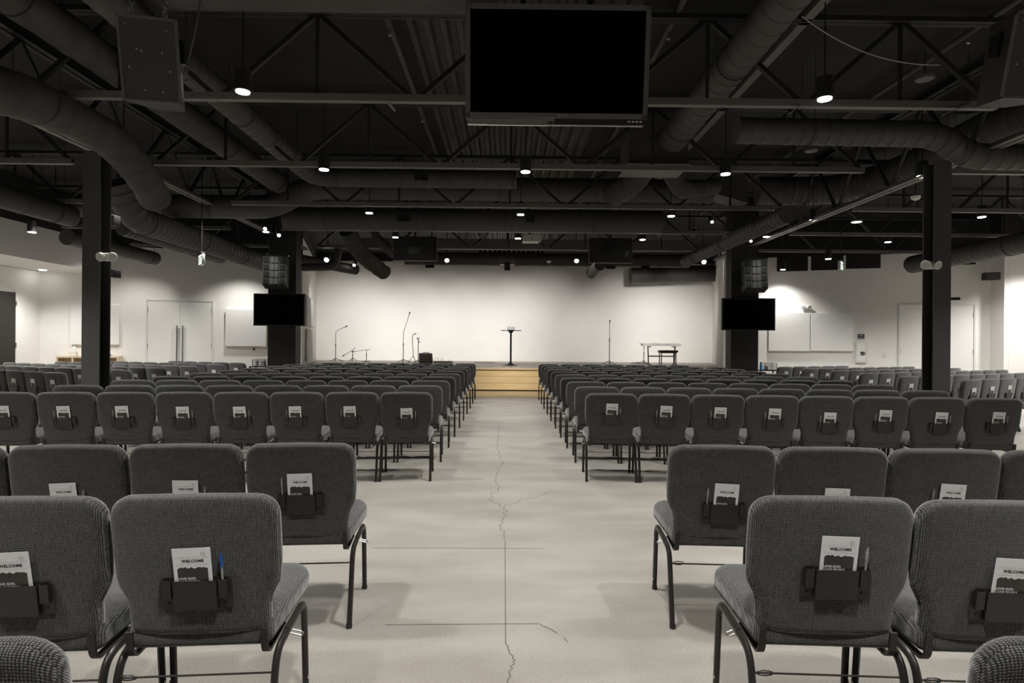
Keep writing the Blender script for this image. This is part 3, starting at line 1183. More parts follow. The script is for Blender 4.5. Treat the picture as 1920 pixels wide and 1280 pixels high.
def duct(pts, r, label, m='duct', seam=.16, bend=.45, r1=None, grilles=(), hang=1.8, cap=True):
    path = fillet(pts, bend, 7)
    c = Vector(path[len(path) // 2])
    t = thing('air_duct', c, label, 'duct', 'dark air ducts under the roof')
    fine = densify(path, .05 if m == 'duct' else .085)
    s, lastseam = 0.0, 0.0
    P, K = [], []
    tot = sum((b - a).length for a, b in zip(fine, fine[1:]))
    rnd = random.Random(len(label))
    for i, p in enumerate(fine):
        if i:
            s += (p - fine[i - 1]).length
        k = 1 + ((r1 / r - 1) * s / tot if r1 else 0)
        if m == 'wrap':
            k *= 1 + rnd.uniform(-.05, .05)
            P.append(p)
            K.append(k)
        elif seam and s - lastseam >= seam and 0 < i < len(fine) - 1:
            d = (fine[i + 1] - fine[i - 1]).normalized()
            for o, kk in ((-.010, 1), (-.004, 1 + .007 / r), (.004, 1 + .007 / r), (.010, 1)):
                P.append(p + d * o)
                K.append(k * kk)
            lastseam = s
        else:
            P.append(p)
            K.append(k)
    n = 28
    MB().tube([p - c for p in P], r, n, cap, None, K).build('duct_body', M[m], t, 50)
    # straps up to the roof
    s = hang * .5
    acc = 0.0
    for a, b in zip(fine, fine[1:]):
        acc += (b - a).length
        if acc >= s:
            s += hang
            q = a - c
            rr = r * (1 + ((r1 / r - 1) * acc / tot if r1 else 0))
            if a.z + rr < TOP - .03:
                d = (b - a).normalized()
                side = d.cross(Vector((0, 0, 1)))
                if side.length > .3:
                    side = side.normalized()
                    mb = MB()
                    for sg in (-1, 1):
                        mb.cyl(q + side * sg * (rr + .006), q + side * sg * (rr + .006) + Vector((0, 0, TOP - a.z)), .004, 5)
                    mb.tube([q + (side * math.cos(t_) - Vector((0, 0, 1)) * math.sin(t_)) * (rr + .006) for t_ in [PI * k / 14 for k in range(15)]], .005, 5)
                    mb.build('hanger', M['truss'], t)
    for g, w_, h_ in grilles:
        g = Vector(g) - c
        MB().box(g, (w_, .03, h_)).build('outlet_grille', M['black_paint'], t)
    return t


V = Vector
duct([(-3.62, 4.72, 4.52), (-3.62, 5.25, 4.52), (-.15, 5.25, 4.52)], .225, 'wide smooth duct crossing above the near screen at the top', 'duct', 1.3, .4)
duct([(-4.05, 2.2, 4.14), (-4.05, 10.45, 4.14)], .17, 'wrapped duct running back behind the left hanging speaker', 'wrap')
duct([(-3.27, 2.0, 4.12), (-3.27, 10.0, 4.12), (.16, 10.0, 4.12)], .150, 'thin spiral duct running back, then turning right with an end cap', 'duct', .16, .4, hang=1.5,
     grilles=[((-1.44, 9.858, 4.14), .22, .17)])
duct([W(-70, 152, 4.8), W(40, 180, 5.4), W(130, 218, 6.1), W(215, 265, 6.9), W(266, 328, 7.6), W(290, 370, 8.2)], .20, 'fat wrapped duct bending down behind the left column', 'wrap', bend=.8)
duct([(-8.15, 11.0, 3.84), (-4.35, 11.0, 3.84), (-3.75, 11.0, 4.22), (3.85, 11.0, 4.22)], .215, 'long cross duct with a raised jog at its middle', 'duct', .9, .35)
duct([(-4.5, 11.95, 3.83), (3.15, 11.95, 3.83)], .225, 'straight cross duct with two grilles over the front rows', 'duct', 1.5,
     grilles=[(W(757, 409, 11.73), .26, .13), (W(994, 411, 11.73), .17, .12)])
duct([(-6.24, 9.45, 3.86), (-6.2, 9.8, 3.36), (-6.2, 15.0, 3.36)], .22, 'big spiral duct aiming at the far left column', 'duct', .12, .35)
duct([(-7.55, 11.6, 3.53), (-7.55, 15.6, 3.53)], .14, 'slim spiral duct below the big one at left', 'duct', .14)
duct([(-9.0, 12.1, 3.44), (-9.0, 15.1, 3.44)], .165, 'short dark duct with rounded ends by the left white wall', 'duct', .9)
duct([(-7.9, 7.6, 3.57), (-7.9, 10.7, 3.57)], .19, 'duct at the far left edge under the roof', 'duct', 1.0)
duct([(2.35, 1.6, 4.26), (2.35, 8.33, 4.26)], .135, 'long spiral duct running back to the plenum box on the right', 'duct', .16, r1=.20)
t = thing('air_plenum', W(1225, 289, 8.66), 'square sheet metal plenum box where the right spiral duct ends', 'duct box')
MB().rbox((0, 0, 0), (.86, .60, .46), .01).build('box', M['duct'], t)
MB().box((0, 0, -.243), (.90, .66, .02)).build('bottom_tray', M['chord'], t)
for sx in (-.3, .3):
    MB().cyl((sx, 0, .25), (sx, 0, TOP - t.location.z), .006, 6).build('hanger', M['truss'], t)
duct([W(1206, 318, 9.3), W(1184, 346, 9.5), W(1148, 368, 9.9)], .185, 'wrinkled flexible duct hanging left of the plenum box', 'wrap', bend=.5, hang=.7)
duct([W(1254, 318, 9.3), W(1278, 358, 9.5), W(1338, 350, 10.3)], .14, 'wrinkled flexible duct curving right from the plenum box', 'wrap', bend=.6, hang=.7)
duct([(2.72, 6.95, 3.88), (5.12, 6.95, 3.86), (5.50, 6.95, 3.60), (8.4, 6.95, 3.58)], .150, 'horizontal spiral duct with a dip over the right column', 'duct', .13, .25)
duct([W(1420, 358, 11.4), W(1560, 358, 11.2), W(1660, 335, 10.3), W(1760, 292, 9.0), W(1850, 246, 7.9), W(1990, 190, 6.8)], .265, 'fat spiral duct sweeping up to the right edge', 'duct', .11, .9)
t = thing('air_plenum', W(1368, 360, 11.3), 'tapered sheet metal box joining the fat right duct', 'duct box')
MB().prism([(-.34, -.10), (.26, -.27), (.26, .27), (-.34, .22)], .5, (0, -.25, 0), (1, 0, 0), (0, 0, 1), (0, 1, 0)).build('box', M['duct'], t)
MB().cyl((0, 0, .2), (0, 0, TOP - t.location.z), .006, 6).build('hanger', M['truss'], t)
duct([(4.45, 9.25, 3.41), (4.45, 14.5, 3.41)], .145, 'spiral duct with a round cap running to the far right column', 'duct', .12)
duct([(10.3, 11.0, 3.42), (10.3, 14.8, 3.42)], .215, 'dark duct along the right wall behind the near column', 'duct', .15)
duct([(-3.2, 18.6, 4.0), (5.8, 18.6, 4.0)], .21, 'dark cross duct above the stage front', 'duct', 1.6,
     grilles=[(W(806, 499, 18.38), .28, .10), (W(1145, 501, 18.38), .30, .09), (W(1210, 502, 18.38), .26, .12)])
duct([W(1182, 516, 21), W(1352, 512, 21)], .30, 'round ended dark duct hugging the stage wall at right', 'duct', 0)
duct([W(652, 432, 14.0), W(668, 466, 14.4), W(692, 490, 14.9), W(720, 510, 15.6)], .20, 'wrinkled flexible duct dropping toward the stage at left', 'wrap', bend=.5)
duct([W(702, 430, 14.4), W(708, 452, 14.4), W(738, 478, 14.8)], .095, 'small bent pipe duct beside the back of the left hanging screen', 'duct', 0, .2)
duct([W(566, 501, 15.2), W(628, 500, 15.2), W(634, 466, 15.2)], .10, 'small elbow duct by the far left column', 'duct', 0, .3)
duct([W(560, 486, 16.4), W(668, 506, 18.0)], .15, 'short dark duct above the left corner of the stage', 'duct', 0)
duct([W(1125, 496, 17.0), W(1108, 512, 18.0)], .17, 'short duct stub behind the right hanging screen', 'duct', 0)
duct([(-3.6, 16.6, 4.1), (4.9, 16.6, 4.1)], .12, 'slim cross duct over the stage edge', 'duct', 2.0)
struct(MB().box((.6, 15.9, 4.05), (9.0, .10, .22)).build('beam_stage', M['chord']))

# ------------------------------------------------------------------ pendant lights
LIGHTS = []
PZ = 3.67
PD = [MB().tube([(0, 0, .012), (0, 0, .21)], .074, 20, True).mesh('shade', M['dark'], True),
      MB().cyl((0, 0, .002), (0, 0, .011), .062, 20).mesh('lens', M['lens'], True)]


def pendant(x, y, label, z=PZ, light=True, e=1.0):
    t = thing('pendant_light', (x, y, z), label, 'pendant light', 'black cylinder pendant lights')
    part('lamp_shade', PD[0], t)
    part('lens', PD[1], t)['label'] = 'glowing round lens'
    part('cord', MB().cyl((0, 0, .21), (0, 0, TOP - z), .008, 6).mesh('cord', M['dark']), t)
    if light:
        LIGHTS.append((x, y, z, e))


PEND = [
    (-2.50, 5.56, 'large pendant light beside the left hanging speaker, on a long rod'),
    (3.02, 5.56, 'large pendant light under the drooping cable on the right'),
    (-5.22, 8.03, 'pendant light just above the left near column'),
    (-2.50, 8.03, 'pendant light at the bend of the thin spiral duct'),
    (0.25, 8.03, 'pendant light centred below the near screen'),
    (3.00, 8.03, 'pendant light right of the plenum box'),
    (5.72, 8.03, 'pendant light just left of the right near column'),
    (-8.36, 10.95, 'pendant light far left beyond the end of the edge duct'),
    (-2.50, 10.68, 'pendant light before the cross duct, left of its grille'),
    (0.25, 10.68, 'pendant light before the cross duct, beside its middle grille'),
    (3.00, 10.68, 'pendant light at the end of the straight cross duct'),
    (5.72, 10.9, 'pendant light above the capped spiral duct on the right'),
    (8.57, 10.5, 'pendant light right of the right near column'),
    (-5.15, 12.6, 'pendant light above the left line array'),
    (-2.48, 13.1, 'pendant light at the corner of the left hanging screen'),
    (0.25, 13.1, 'pendant light above the centre of the stage front'),
    (3.04, 13.1, 'pendant light right of the right hanging screen'),
    (5.6, 12.6, 'pendant light above the right line array'),
    (8.57, 13.1, 'pendant light over the second black window of the right wall'),
    (11.25, 13.2, 'pendant light at the far right beyond the column'),
]
for x, y, lab in PEND:
    pendant(x, y, lab, e=.25 if y == 12.6 else 1.0)
p = W(1553, 486, 13.7)
pendant(p.x, p.y, 'pendant light before the middle black window', p.z, True, .8)
p = W(60, 436, 11.0)
pendant(p.x, p.y, 'pendant light against the white soffit at the far left', p.z, True, .8)
p = W(1468, 506, 15.75)
pendant(p.x, p.y, 'low pendant light before the first black window, lighting the panels', p.z, True, .65)
# more of the same lamps out of view, behind and beside the camera
for x in (-7.9, -5.2, -2.5, 3.0, 5.7, 8.5, 11.2):
    for y in (.55, 3.05):
        LIGHTS.append((x, y, PZ, .75 if y < 2 else .9))
for x, y in ((.25, .55), (0.25, 3.05), (.25, 5.56), (-5.2, 5.56), (5.7, 5.56), (-7.9, 5.56), (8.5, 5.56), (-7.9, 8.03), (8.57, 8.03), (11.25, 8.03), (11.25, 10.7), (-5.2, 10.6), (-7.9, 13.0)):
    LIGHTS.append((x, y, PZ, 1.0))
LIGHTS.append((-7.0, 15.4, 3.5, .45))
LIGHTS.append((-10.9, 13.8, 2.98, .5))
LIGHTS.append((-11.0, 12.0, 2.98, .4))
LIGHTS.append((-10.9, 9.5, 2.98, .35))
LIGHTS.append((12.9, 13.4, PZ, 1.2))
LIGHTS.append((-9.3, 14.4, PZ, .4))  # bare wall-wash spot added to brighten the left front wall

PW = 250.0


def spot(name, loc, aim, power, angle, blend=.7, size=.09, col=(1, .975, .925)):
    l = bpy.data.lights.new(name, 'SPOT')
    l.energy = power
    l.spot_size = math.radians(angle)
    l.spot_blend = blend
    l.shadow_soft_size = size
    l.color = col
    o = bpy.data.objects.new(name, l)
    C.objects.link(o)
    o.location = loc
    o.rotation_euler = (Vector(aim) - Vector(loc)).to_track_quat('-Z', 'Y').to_euler()
    return o


for x, y, z, e in LIGHTS:
    side = (x < -6 or x > 7) and y > 7
    spot('pendant_lamp', (x, y, z - .004), (x, y, 0), PW * e * (1.05 if side else 1), 128 if side else 98, .8 if side else .7)

# ------------------------------------------------------------------ screens
def tv_front(name, c, w_, h_, rz, tilt, label, bez=.03, m='bezel', brand=False, dep=.07, column=False):
    t = thing(name, c, label, 'screen', None, rz)
    t.rotation_euler = (tilt, 0, rz)
    MB().rbox((0, dep / 2, 0), (w_, dep, h_), .008).build('cabinet', M['spk'], t, 35)
    mb = MB()
    for s in (-1, 1):
        mb.box((s * (w_ / 2 - bez / 2), -.006, 0), (bez, .014, h_))
        mb.box((0, -.006, s * (h_ / 2 - bez / 2)), (w_, .014, bez))
    mb.build('bezel_frame', M[m], t)
    MB().box((0, -.002, 0), (w_ - 2 * bez, .004, h_ - 2 * bez)).build('screen_panel', M['screen'], t)
    if brand:
        mb = MB()
        lettering(mb, 'SHARP', .030, (.06, -.0135, -h_ / 2 + .010), (1, 0, 0), (0, 0, 1), .001, 1.1)
        mb.build('lettering', M['steel'], t)
    return t


a, b = W(872, 9, 5.05), W(1214, 222, 5.18)
cx_ = (W(872, 9, 5.05) + W(1221, 8, 5.05) + W(873, 222, 5.18) + W(1214, 222, 5.18)) / 4
tvw = (W(1221, 8, 5.05) - W(872, 9, 5.05)).length
tvh = (W(1046, 222, 5.18) - W(1046, 8.5, 5.05)).length
t = tv_front('hanging_screen', cx_, tvw, tvh, 0, math.radians(7.5), 'big black screen hanging above the aisle, front toward the seats', .042, 'bezel', True, .10)
mb = MB()
mb.box((-tvw * .27, .04, -tvh / 2 - .028), (tvw * .44, .05, .050))
mb.build('mount_plate', M['steel'], t)['label'] = 'bare metal mounting plate'
mb = MB()
mb.box((tvw * .24, .05, -tvh / 2 - .022), (tvw * .50, .05, .040))
mb.build('mount_plate', M['spk'], t)
MB().box((tvw * .05, .03, -tvh / 2 - .052), (tvw * .86, .03, .008)).build('mount_rail', M['steel'], t)
mb = MB()
for k in range(4):
    mb.box((tvw * .40 + k * .035, -.0, -tvh / 2 - .022), (.022, .003, .012))
mb.build('label_marks', M['white'], t)
mb = MB()
for s in (-1, 1):
    mb.bar((s * .3, .10, -.1), (s * .3, .10 + .2, tvh / 2 + .42), .05, .05)
mb.build('ceiling_mount', M['truss'], t)

for (u0, v0, u1, v1, rz, nm) in ((476, 550, 571.5, 611, 0.0, 'black screen on the far left column'), (1354.5, 558.5, 1452, 619.5, math.radians(-3), 'black screen on the far right column')):
    p0, p1 = W(u0, v0, 13.48), W(u1, v1, 13.48)
    tv_front('wall_screen', (p0 + p1) / 2, (p1 - p0).x, abs(p0.z - p1.z), rz, 0, nm, .028, 'bezel_dark', False, .06)
    o = [q for q in sc.objects if q.name.startswith('wall_screen')][-1]


def tv_back(u0, v0, u1, v1, y, label, ridges):
    p0, p1 = W(u0, v0, y), W(u1, v1, y)
    w_, h_ = (p1 - p0).x, abs(p0.z - p1.z)
    c = (p0 + p1) / 2
    t = thing('hanging_screen', c, label, 'screen', 'screens hung facing the stage')
    MB().rbox((0, 0, 0), (w_, .05, h_), .01).build('back_cover', M['spk'], t, 35)
    mb = MB()
    for s in (-1, 1):
        mb.box((s * w_ / 2, 0, 0), (.012, .07, h_))
    mb.box((0, 0, -h_ / 2), (w_, .07, .015))
    mb.build('bezel_frame', M['bezel'], t)
    if ridges:
        mb = MB()
        for k in range(4):
            f = .44 - k * .075
            for s in (-1, 1):
                mb.tube(fillet([(s * w_ * f, -.026, -h_ * .36 + k * .02), (s * w_ * f, -.026, h_ * (.40 - k * .09)), (s * w_ * .15, -.026, h_ * (.40 - k * .09))], .03, 4), .008, 6)
        mb.build('rib', M['bezel_dark'], t, True)
    else:
        mb = MB().tube([(.0, -.03, -.1), (.03, -.04, .05), (-.02, -.04, .2)], .006, 6)
        mb.tube([(-w_ * .3, -.03, h_ * .3), (-w_ * .2, -.03, h_ * .26), (-w_ * .15, -.03, h_ * .3)], .006, 6)
        mb.build('cable', M['bezel'], t, True)
        MB().box((w_ * .38, -.03, -h_ * .12), (.10, .02, .17)).build('input_plate', M['black'], t)
    MB().box((0, -.035, .02), (w_ * .28, .03, h_ * .5)).build('mount_plate', M['black'], t)
    MB().cyl((0, -.02, .1), (0, -.02, TOP - c.z), .025, 10).build('ceiling_mount', M['truss'], t, True)
    return t


tv_back(738, 443, 819, 489, 14.1, 'left screen hung facing the stage, its ribbed back toward the seats', True)
tv_back(1104.5, 446, 1184.5, 493, 14.1, 'right screen hung facing the stage, its plain lit back toward the seats', False)

# ------------------------------------------------------------------ loudspeakers
def chain(mb, a, b, r=.014, wire=.0035):
    a, b = Vector(a), Vector(b)
    L = (b - a).length
    n = int(L / (r * 2.6))
    d = (b - a).normalized()
    s = d.orthogonal().normalized()
    q = d.cross(s)
    for i in range(n):
        c = a.lerp(b, (i + .5) / n)
        x = s if i % 2 else q
        mb.tube([c + d * math.sin(t_) * r * 1.7 + x * math.cos(t_) * r for t_ in [2 * PI * k / 10 for k in range(11)]], wire, 5)


def wedge_speaker(pos, rz, tilt, label, w_, h_, side):
    t = thing('hanging_speaker', pos, label, 'loudspeaker', 'black loudspeakers hung on chains', rz)
    t.rotation_euler = (tilt, 0, rz)
    # trapezoid plan: wide baffle, narrower back
    d = .36
    pl = [(-w_ / 2, 0), (w_ / 2, 0), (w_ / 2 - .10, d), (-w_ / 2 + .10, d)]
    MB().prism(pl, h_, (0, 0, -h_ / 2), (1, 0, 0), (0, 1, 0), (0, 0, 1)).build('cabinet', M['spk'], t)
    mb = MB()
    for s in (-1, 1):
        mb.box((s * (w_ / 2 - .008), -.004, 0), (.016, .018, h_))
        mb.box((0, -.004, s * (h_ / 2 - .008)), (w_, .018, .016))
    mb.build('baffle_frame', M['bezel'], t)
    g = MB().box((0, -.002, 0), (w_ - .03, .012, h_ - .03)).build('grille', M['grille'], t)
    for x, z in ((-.36, .40), (.32, .36), (-.2, .12), (-.12, .1), (.22, .09), (-.34, -.1), (.34, -.12), (-.1, -.36), (.2, -.37)):
        MB().cyl((x * w_, -.008, z * h_), (x * w_, -.012, z * h_), .006, 8).build('screw', M['steel'], g, True)
    hs = MB()
    sx = -w_ / 2 if side < 0 else w_ / 2
    hs.box((sx * .86, d * .45, .10), (.05, .09, .16))
    hs.build('side_handle', M['black'], t)
    inv = Matrix.Rotation(-tilt, 3, 'X')
    for x in (-w_ * .28, w_ * .28):
        mb = MB()
        a0 = Vector((x, .03, h_ / 2))
        chain(mb, a0, a0 + inv @ Vector((0, .05, TOP - pos[2] - h_ / 2 - .02)), .012, .003)
        mb.tube([a0 + Vector((.012 * math.cos(t_), 0, .03 + .03 * math.sin(t_))) for t_ in [2 * PI * k / 10 for k in range(11)]], .005, 6)
        mb.build('hanging_chain', M['steel'], t, True)['label'] = 'bright steel chain'
    return t


wedge_speaker(W(281, 113, 4.15), math.radians(10), math.radians(12), 'black loudspeaker hanging at left on two chains, grille toward the seats', .385, .56, 1)
wedge_speaker(W(1945, 105, 4.3), math.radians(0), math.radians(13), 'black loudspeaker hanging at far right, turned so its side and handle show', .44, .60, -1)
# cables
P0 = W(376, -5, 4.1)
o = MB().tube(fillet([P0, W(369, 45, 4.12), W(358, 95, 4.2), W(345, 138, 4.35)], .2, 5), .006, 6).build('hanging_cable', M['duct'], None, True)
tag(o, 'thin grey cable dropping behind the left hanging speaker', 'cable')
pts = []
for k in range(15):
    s = k / 14
    u = 1503 + (1762 - 1503) * s
    v = 30 + 92 * (1 - (1 - s) ** 2.2)
    pts.append(W(u, v, 5.2 + .5 * s))
o = MB().tube(pts, .0055, 6).build('hanging_cable', M['penclear'], None, True)
tag(o, 'pale cable drooping below the roof above the right pendant', 'cable')


def line_array(u0, v0, u1, v1, y, rz, label, s):
    p0, p1 = W(u0, v0, y), W(u1, v1, y)
    w_, h_ = (p1 - p0).x, abs(p0.z - p1.z)
    c = Vector(((p0.x + p1.x) / 2, y, p0.z))
    t = thing('line_array_speaker', c, label, 'loudspeaker', 'line array loudspeakers by the far columns', rz)
    bh = h_ / 4.0
    ang = 0.0
    pos = Vector((0, 0, 0))
    for k in range(4):
        R = Matrix.Rotation(-math.radians(2 + 3.2 * k), 3, 'X')
        cen = pos + R @ Vector((0, 0, -bh / 2))
        mb = MB().box(cen + R @ Vector((0, .17, 0)), (w_ * .98, .34, bh * .95), R)
        cab = mb.build('cabinet', M['spk'], t)
        mb = MB()
        for sx in (-1, 1):
            mb.box(cen + R @ Vector((sx * w_ * .09, -.005, 0)), (w_ * .13, .03, bh * .86), R)
        mb.build('waveguide', M['spk_grey'], cab)
        mb = MB()
        for sx in (-1, 1):
            q = cen + R @ Vector((sx * w_ * .33, -.004, 0))
            mb.box(q, (w_ * .22, .014, bh * .7), R)
        mb.build('woofer_grille', M['black'], cab)
        pos = pos + R @ Vector((0, 0, -bh))
    mb = MB().bar((-w_ * .55, .1, .03), (w_ * .55, .1, .03), .06, .04)
    mb.build('hanging_bar', M['bezel_dark'], t)
    mb = MB()
    for sx in (-.3, .3):
        mb.cyl((sx * w_, .1, .04), (sx * w_, .1, TOP - c.z), .006, 6)
    mb.build('hanging_rod', M['truss'], t)
    return t


line_array(494, 480, 536, 535, 13.0, math.radians(10), 'four-box line array loudspeaker above the screen on the far left column', -1)
line_array(1397, 486, 1438, 542, 13.0, math.radians(-10), 'four-box line array loudspeaker above the screen on the far right column', 1)


def small_speaker(p, w_, d_, h_, label, rz=0):
    t = thing('wall_speaker', p, label, 'small loudspeaker', None, rz)
    MB().rbox((0, 0, 0), (w_, d_, h_), .008).build('cabinet', M['spk'], t, 35)
    MB().box((0, -d_ / 2 - .002, 0), (w_ * .86, .006, h_ * .82)).build('grille', M['grille'], t)
    MB().box((0, d_ / 2 + .02, 0), (.03, .05, .05)).build('wall_mount', M['black'], t)
    return t


small_speaker(W(214, 513, 8.0), .10, .14, .10, 'small black box speaker on the left near column, below the emergency light')
small_speaker(W(213, 414, 8.0), .10, .14, .14, 'small black box beside the top of the left near column')
pw = WP(1858, 517, RA, RB)
small_speaker(W(1858, 518, 14.55), .33, .20, .18, 'black wall speaker high in the corner at the right', math.radians(-20))
o = MB().rbox(W(1791, 560, 7.42), (.09, .07, .035), .01).build('wall_mount_bracket', M['black'])
tag(o, 'small black bracket on the side of the right near column', 'bracket')

# ------------------------------------------------------------------ stage lamps, projector, detectors
def stage_lamp(u, v, y, label, lit=True, r=.09, yaw=0.0, aim=-55):
    p = W(u, v, y)
    t = thing('stage_spotlight', p, label, 'stage light', 'stage lights under the roof')
    R = Matrix.Rotation(yaw, 3, 'Z') @ Matrix.Rotation(math.radians(aim), 3, 'X')
    # lens looks along -y tilted down
    f = R @ Vector((0, 0, -1))
    b0, b1 = Vector((0, 0, 0)), -f * .26
    MB().tube([b0, b0 - f * .02, b0 - f * .16, b1], r, 14, True, None, [1, 1, .95, .6]).build('lamp_housing', M['black'], t, 50)
    MB().cyl(f * .002, f * .006, r * .82, 14).build('lens', M['spotlens' if lit else 'bezel'], t, True)
    c = -f * .12
    mb = MB()
    x = R @ Vector((1, 0, 0))
    mb.tube(fillet([c + x * (r + .01), c + x * (r + .01) + Vector((0, 0, .17)), c - x * (r + .01) + Vector((0, 0, .17)), c - x * (r + .01)], .02, 3), .007, 6)
    mb.build('yoke', M['bezel_dark'], t, True)
    MB().cyl(c + Vector((0, 0, .17)), Vector((c.x, c.y, TOP - p.z)), .012, 6).build('hanging_rod', M['truss'], t)
    return t


stage_lamp(838, 488, 17.6, 'lit stage light left of the projector', True, .075)
stage_lamp(1081, 489, 17.6, 'lit stage light between projector and right hanging screen', True, .075)
stage_lamp(1320, 491, 17.2, 'lit stage light beside the far right column', True, .075)
stage_lamp(612, 487, 15.9, 'lit stage light between far left column and elbow duct', True, .075)
stage_lamp(664, 497, 17.6, 'lit stage light behind the wrinkled duct over the stage corner', True, .05)
stage_lamp(497, 429, 12.3, 'small lit lamp beside the girder above the left line array', True, .045)
stage_lamp(523, 441, 12.3, 'second lit lamp beside the girder, nearer the left line array', True, .04, .5)
stage_lamp(1335, 416, 12.4, 'twin lit lamp at the end of the cross duct on the right', True, .035)
stage_lamp(1408, 452, 12.8, 'lit lamp with a slim beam edge by the right girder', True, .035, -.6)
for u, lab in ((906, 'dark round stage light left of the middle pendant'), (1041, 'dark round stage light right of the middle pendant'), (868, 'dark stage light beside the left hanging screen'), (1300, 'dark stage light toward the far right column'), (1236, 'dark stage light right of the right hanging screen')):
    stage_lamp(u, 441, 14.6, lab, False, .11, random.uniform(-.5, .5))
p = W(951, 495, 16.4)
t = thing('projector', p, 'black projector hanging over the middle of the stage front', 'projector')
MB().rbox((0, 0, .05), (.40, .32, .14), .02).build('body', M['bezel'], t, 35)
MB().rbox((0, -.14, -.09), (.16, .12, .22), .015).build('mirror_hood', M['spk'], t, 35)
MB().cyl((0, 0, .1), (0, 0, TOP - p.z), .02, 8).build('ceiling_mount', M['truss'], t)
p = W(997, 448, 15.0)
t = thing('ceiling_unit', p, 'light grey box unit under the roof right of the middle pendant', 'air unit')
MB().rbox((0, 0, 0), (.46, .35, .17), .01).build('case', M['jamb'], t, 35)
MB().box((.0, -.177, 0), (.012, .006, .12)).build('vent', M['bezel'], t)
MB().cyl((0, 0, .08), (0, 0, TOP - p.z), .01, 6).build('hanger', M['truss'], t)
for u, v, y, lab in ((1029, 491, 17.2, 'white smoke detector under the roof right of the projector'), (1717, 371, 8.6, 'white smoke detector left of the right near column')):
    p = W(u, v, y)
    t = thing('smoke_detector', p, lab, 'smoke detector', 'smoke detectors')
    MB().tube([(0, 0, .03), (0, 0, .01), (0, 0, -.02), (0, 0, -.035)], .065, 16, True, None, [1, 1, .8, .35]).build('housing', M['white'], t, 50)
    MB().cyl((0, 0, .03), (0, 0, TOP - p.z), .01, 6).build('hanger', M['truss'], t)
for u, v, y, lab in ((1606, 416, 11.2, 'round glowing disc lamp right of the capped spiral duct'), (1734, 148, 6.8, 'round pale disc lamp under the deck left of the right speaker'), (1521, 283, 9.3, 'round pale disc lamp below the horizontal spiral duct')):
    p = W(u, v, y)
    t = thing('ceiling_light', p, lab, 'ceiling light', 'disc lamps under the roof')
    MB().cyl((0, 0, 0), (0, 0, .03), .10, 18).build('housing', M['bezel'], t, True)
    MB().cyl((0, 0, -.008), (0, 0, 0), .09, 18).build('lens', M['disc' if u == 1606 else 'chord'], t, True)
    MB().cyl((0, 0, .03), (0, 0, TOP - p.z), .008, 6).build('hanger', M['truss'], t)
# recessed lamp in the alcove
p = WZ(80, 506, 3.062)
o = MB().cyl(p + V((0, 0, -.012)), p, .07, 16).build('ceiling_downlight', M['lens'], None, True)
tag(o, 'small recessed downlight in the white ceiling at the far left', 'ceiling light')

# ------------------------------------------------------------------ stage
SY, SZ = 16.5, .66
t = thing('stage_platform', (0, SY, 0), 'long maple fronted stage platform at the end of the room', 'stage', kind=None)
x0, x1 = -5.72, 6.10
mb = MB()
mb.prism([(x0, 0), (x1, 0), (SRB[0] - .20, SB - SY - .08), (SLB[0] + .20, SB - SY - .08)], SZ - .06, (0, .05, .02), (1, 0, 0), (0, 1, 0), (0, 0, 1))
mb.build('platform', M['groove'], t)
MB().prism([(x0, 0), (x1, 0), (SRB[0] - .06, SB - SY - .004), (SLB[0] + .06, SB - SY - .004)], .03, (0, .0, SZ - .03), (1, 0, 0), (0, 1, 0), (0, 0, 1)).build('deck', M['stage'], t)
for k in range(3):
    z0 = .036 + k * .190
    o = MB().rbox(((x0 + x1) / 2, .02, z0 + .092), (x1 - x0, .03, .184), .003).build('front_board', M['maple'], t)
MB().rbox(((x0 + x1) / 2, .0, SZ - .030), (x1 - x0, .06, .056), .006).build('nosing', M['nosing'], t)


# things standing on the stage
def base_y(u, v):
    return WZ(u, v, SZ)


def tripod(mb, c, r, h, n=3, a0=.5, rad=.010):
    for k in range(n):
        a = a0 + 2 * PI * k / n
        mb.tube([c + V((0, 0, h)), c + V((r * math.cos(a), r * math.sin(a), .012))], rad, 6)


def mic_stand(u, v, label, pole, boom=None, tri=.28, mic=True, round_base=False):
    p = base_y(u, v)
    t = thing('microphone_stand', p, label, 'microphone stand', 'stands on the stage')
    mb = MB()
    if round_base:
        mb.cyl((0, 0, 0), (0, 0, .02), .14, 18)
    else:
        tripod(mb, V((0, 0, 0)), tri, .12)
    mb.build('base', M['mic'], t, True)
    top = V((0, 0, pole))
    MB().cyl((0, 0, .01), (0, 0, pole * .6), .013, 8).cyl((0, 0, pole * .6), top, .009, 8).cyl((0, 0, pole * .58), (0, 0, pole * .66), .018, 8).build('pole', M['mic'], t, True)
    end = top
    if boom:
        bp = [V(q) for q in boom]
        MB().tube(fillet(bp, .08, 5), .008, 7).build('boom_arm', M['mic'], t, True)
        end = bp[-1]
        d = (bp[-1] - bp[-2]).normalized()
    else:
        d = V((0, -.4, 1)).normalized()
    if mic:
        MB().tube([end, end + d * .11, end + d * .12, end + d * .17], .013, 8, True, None, [.7, 1, 1.8, 1.4]).build('microphone', M['black'], t, True)
    return t


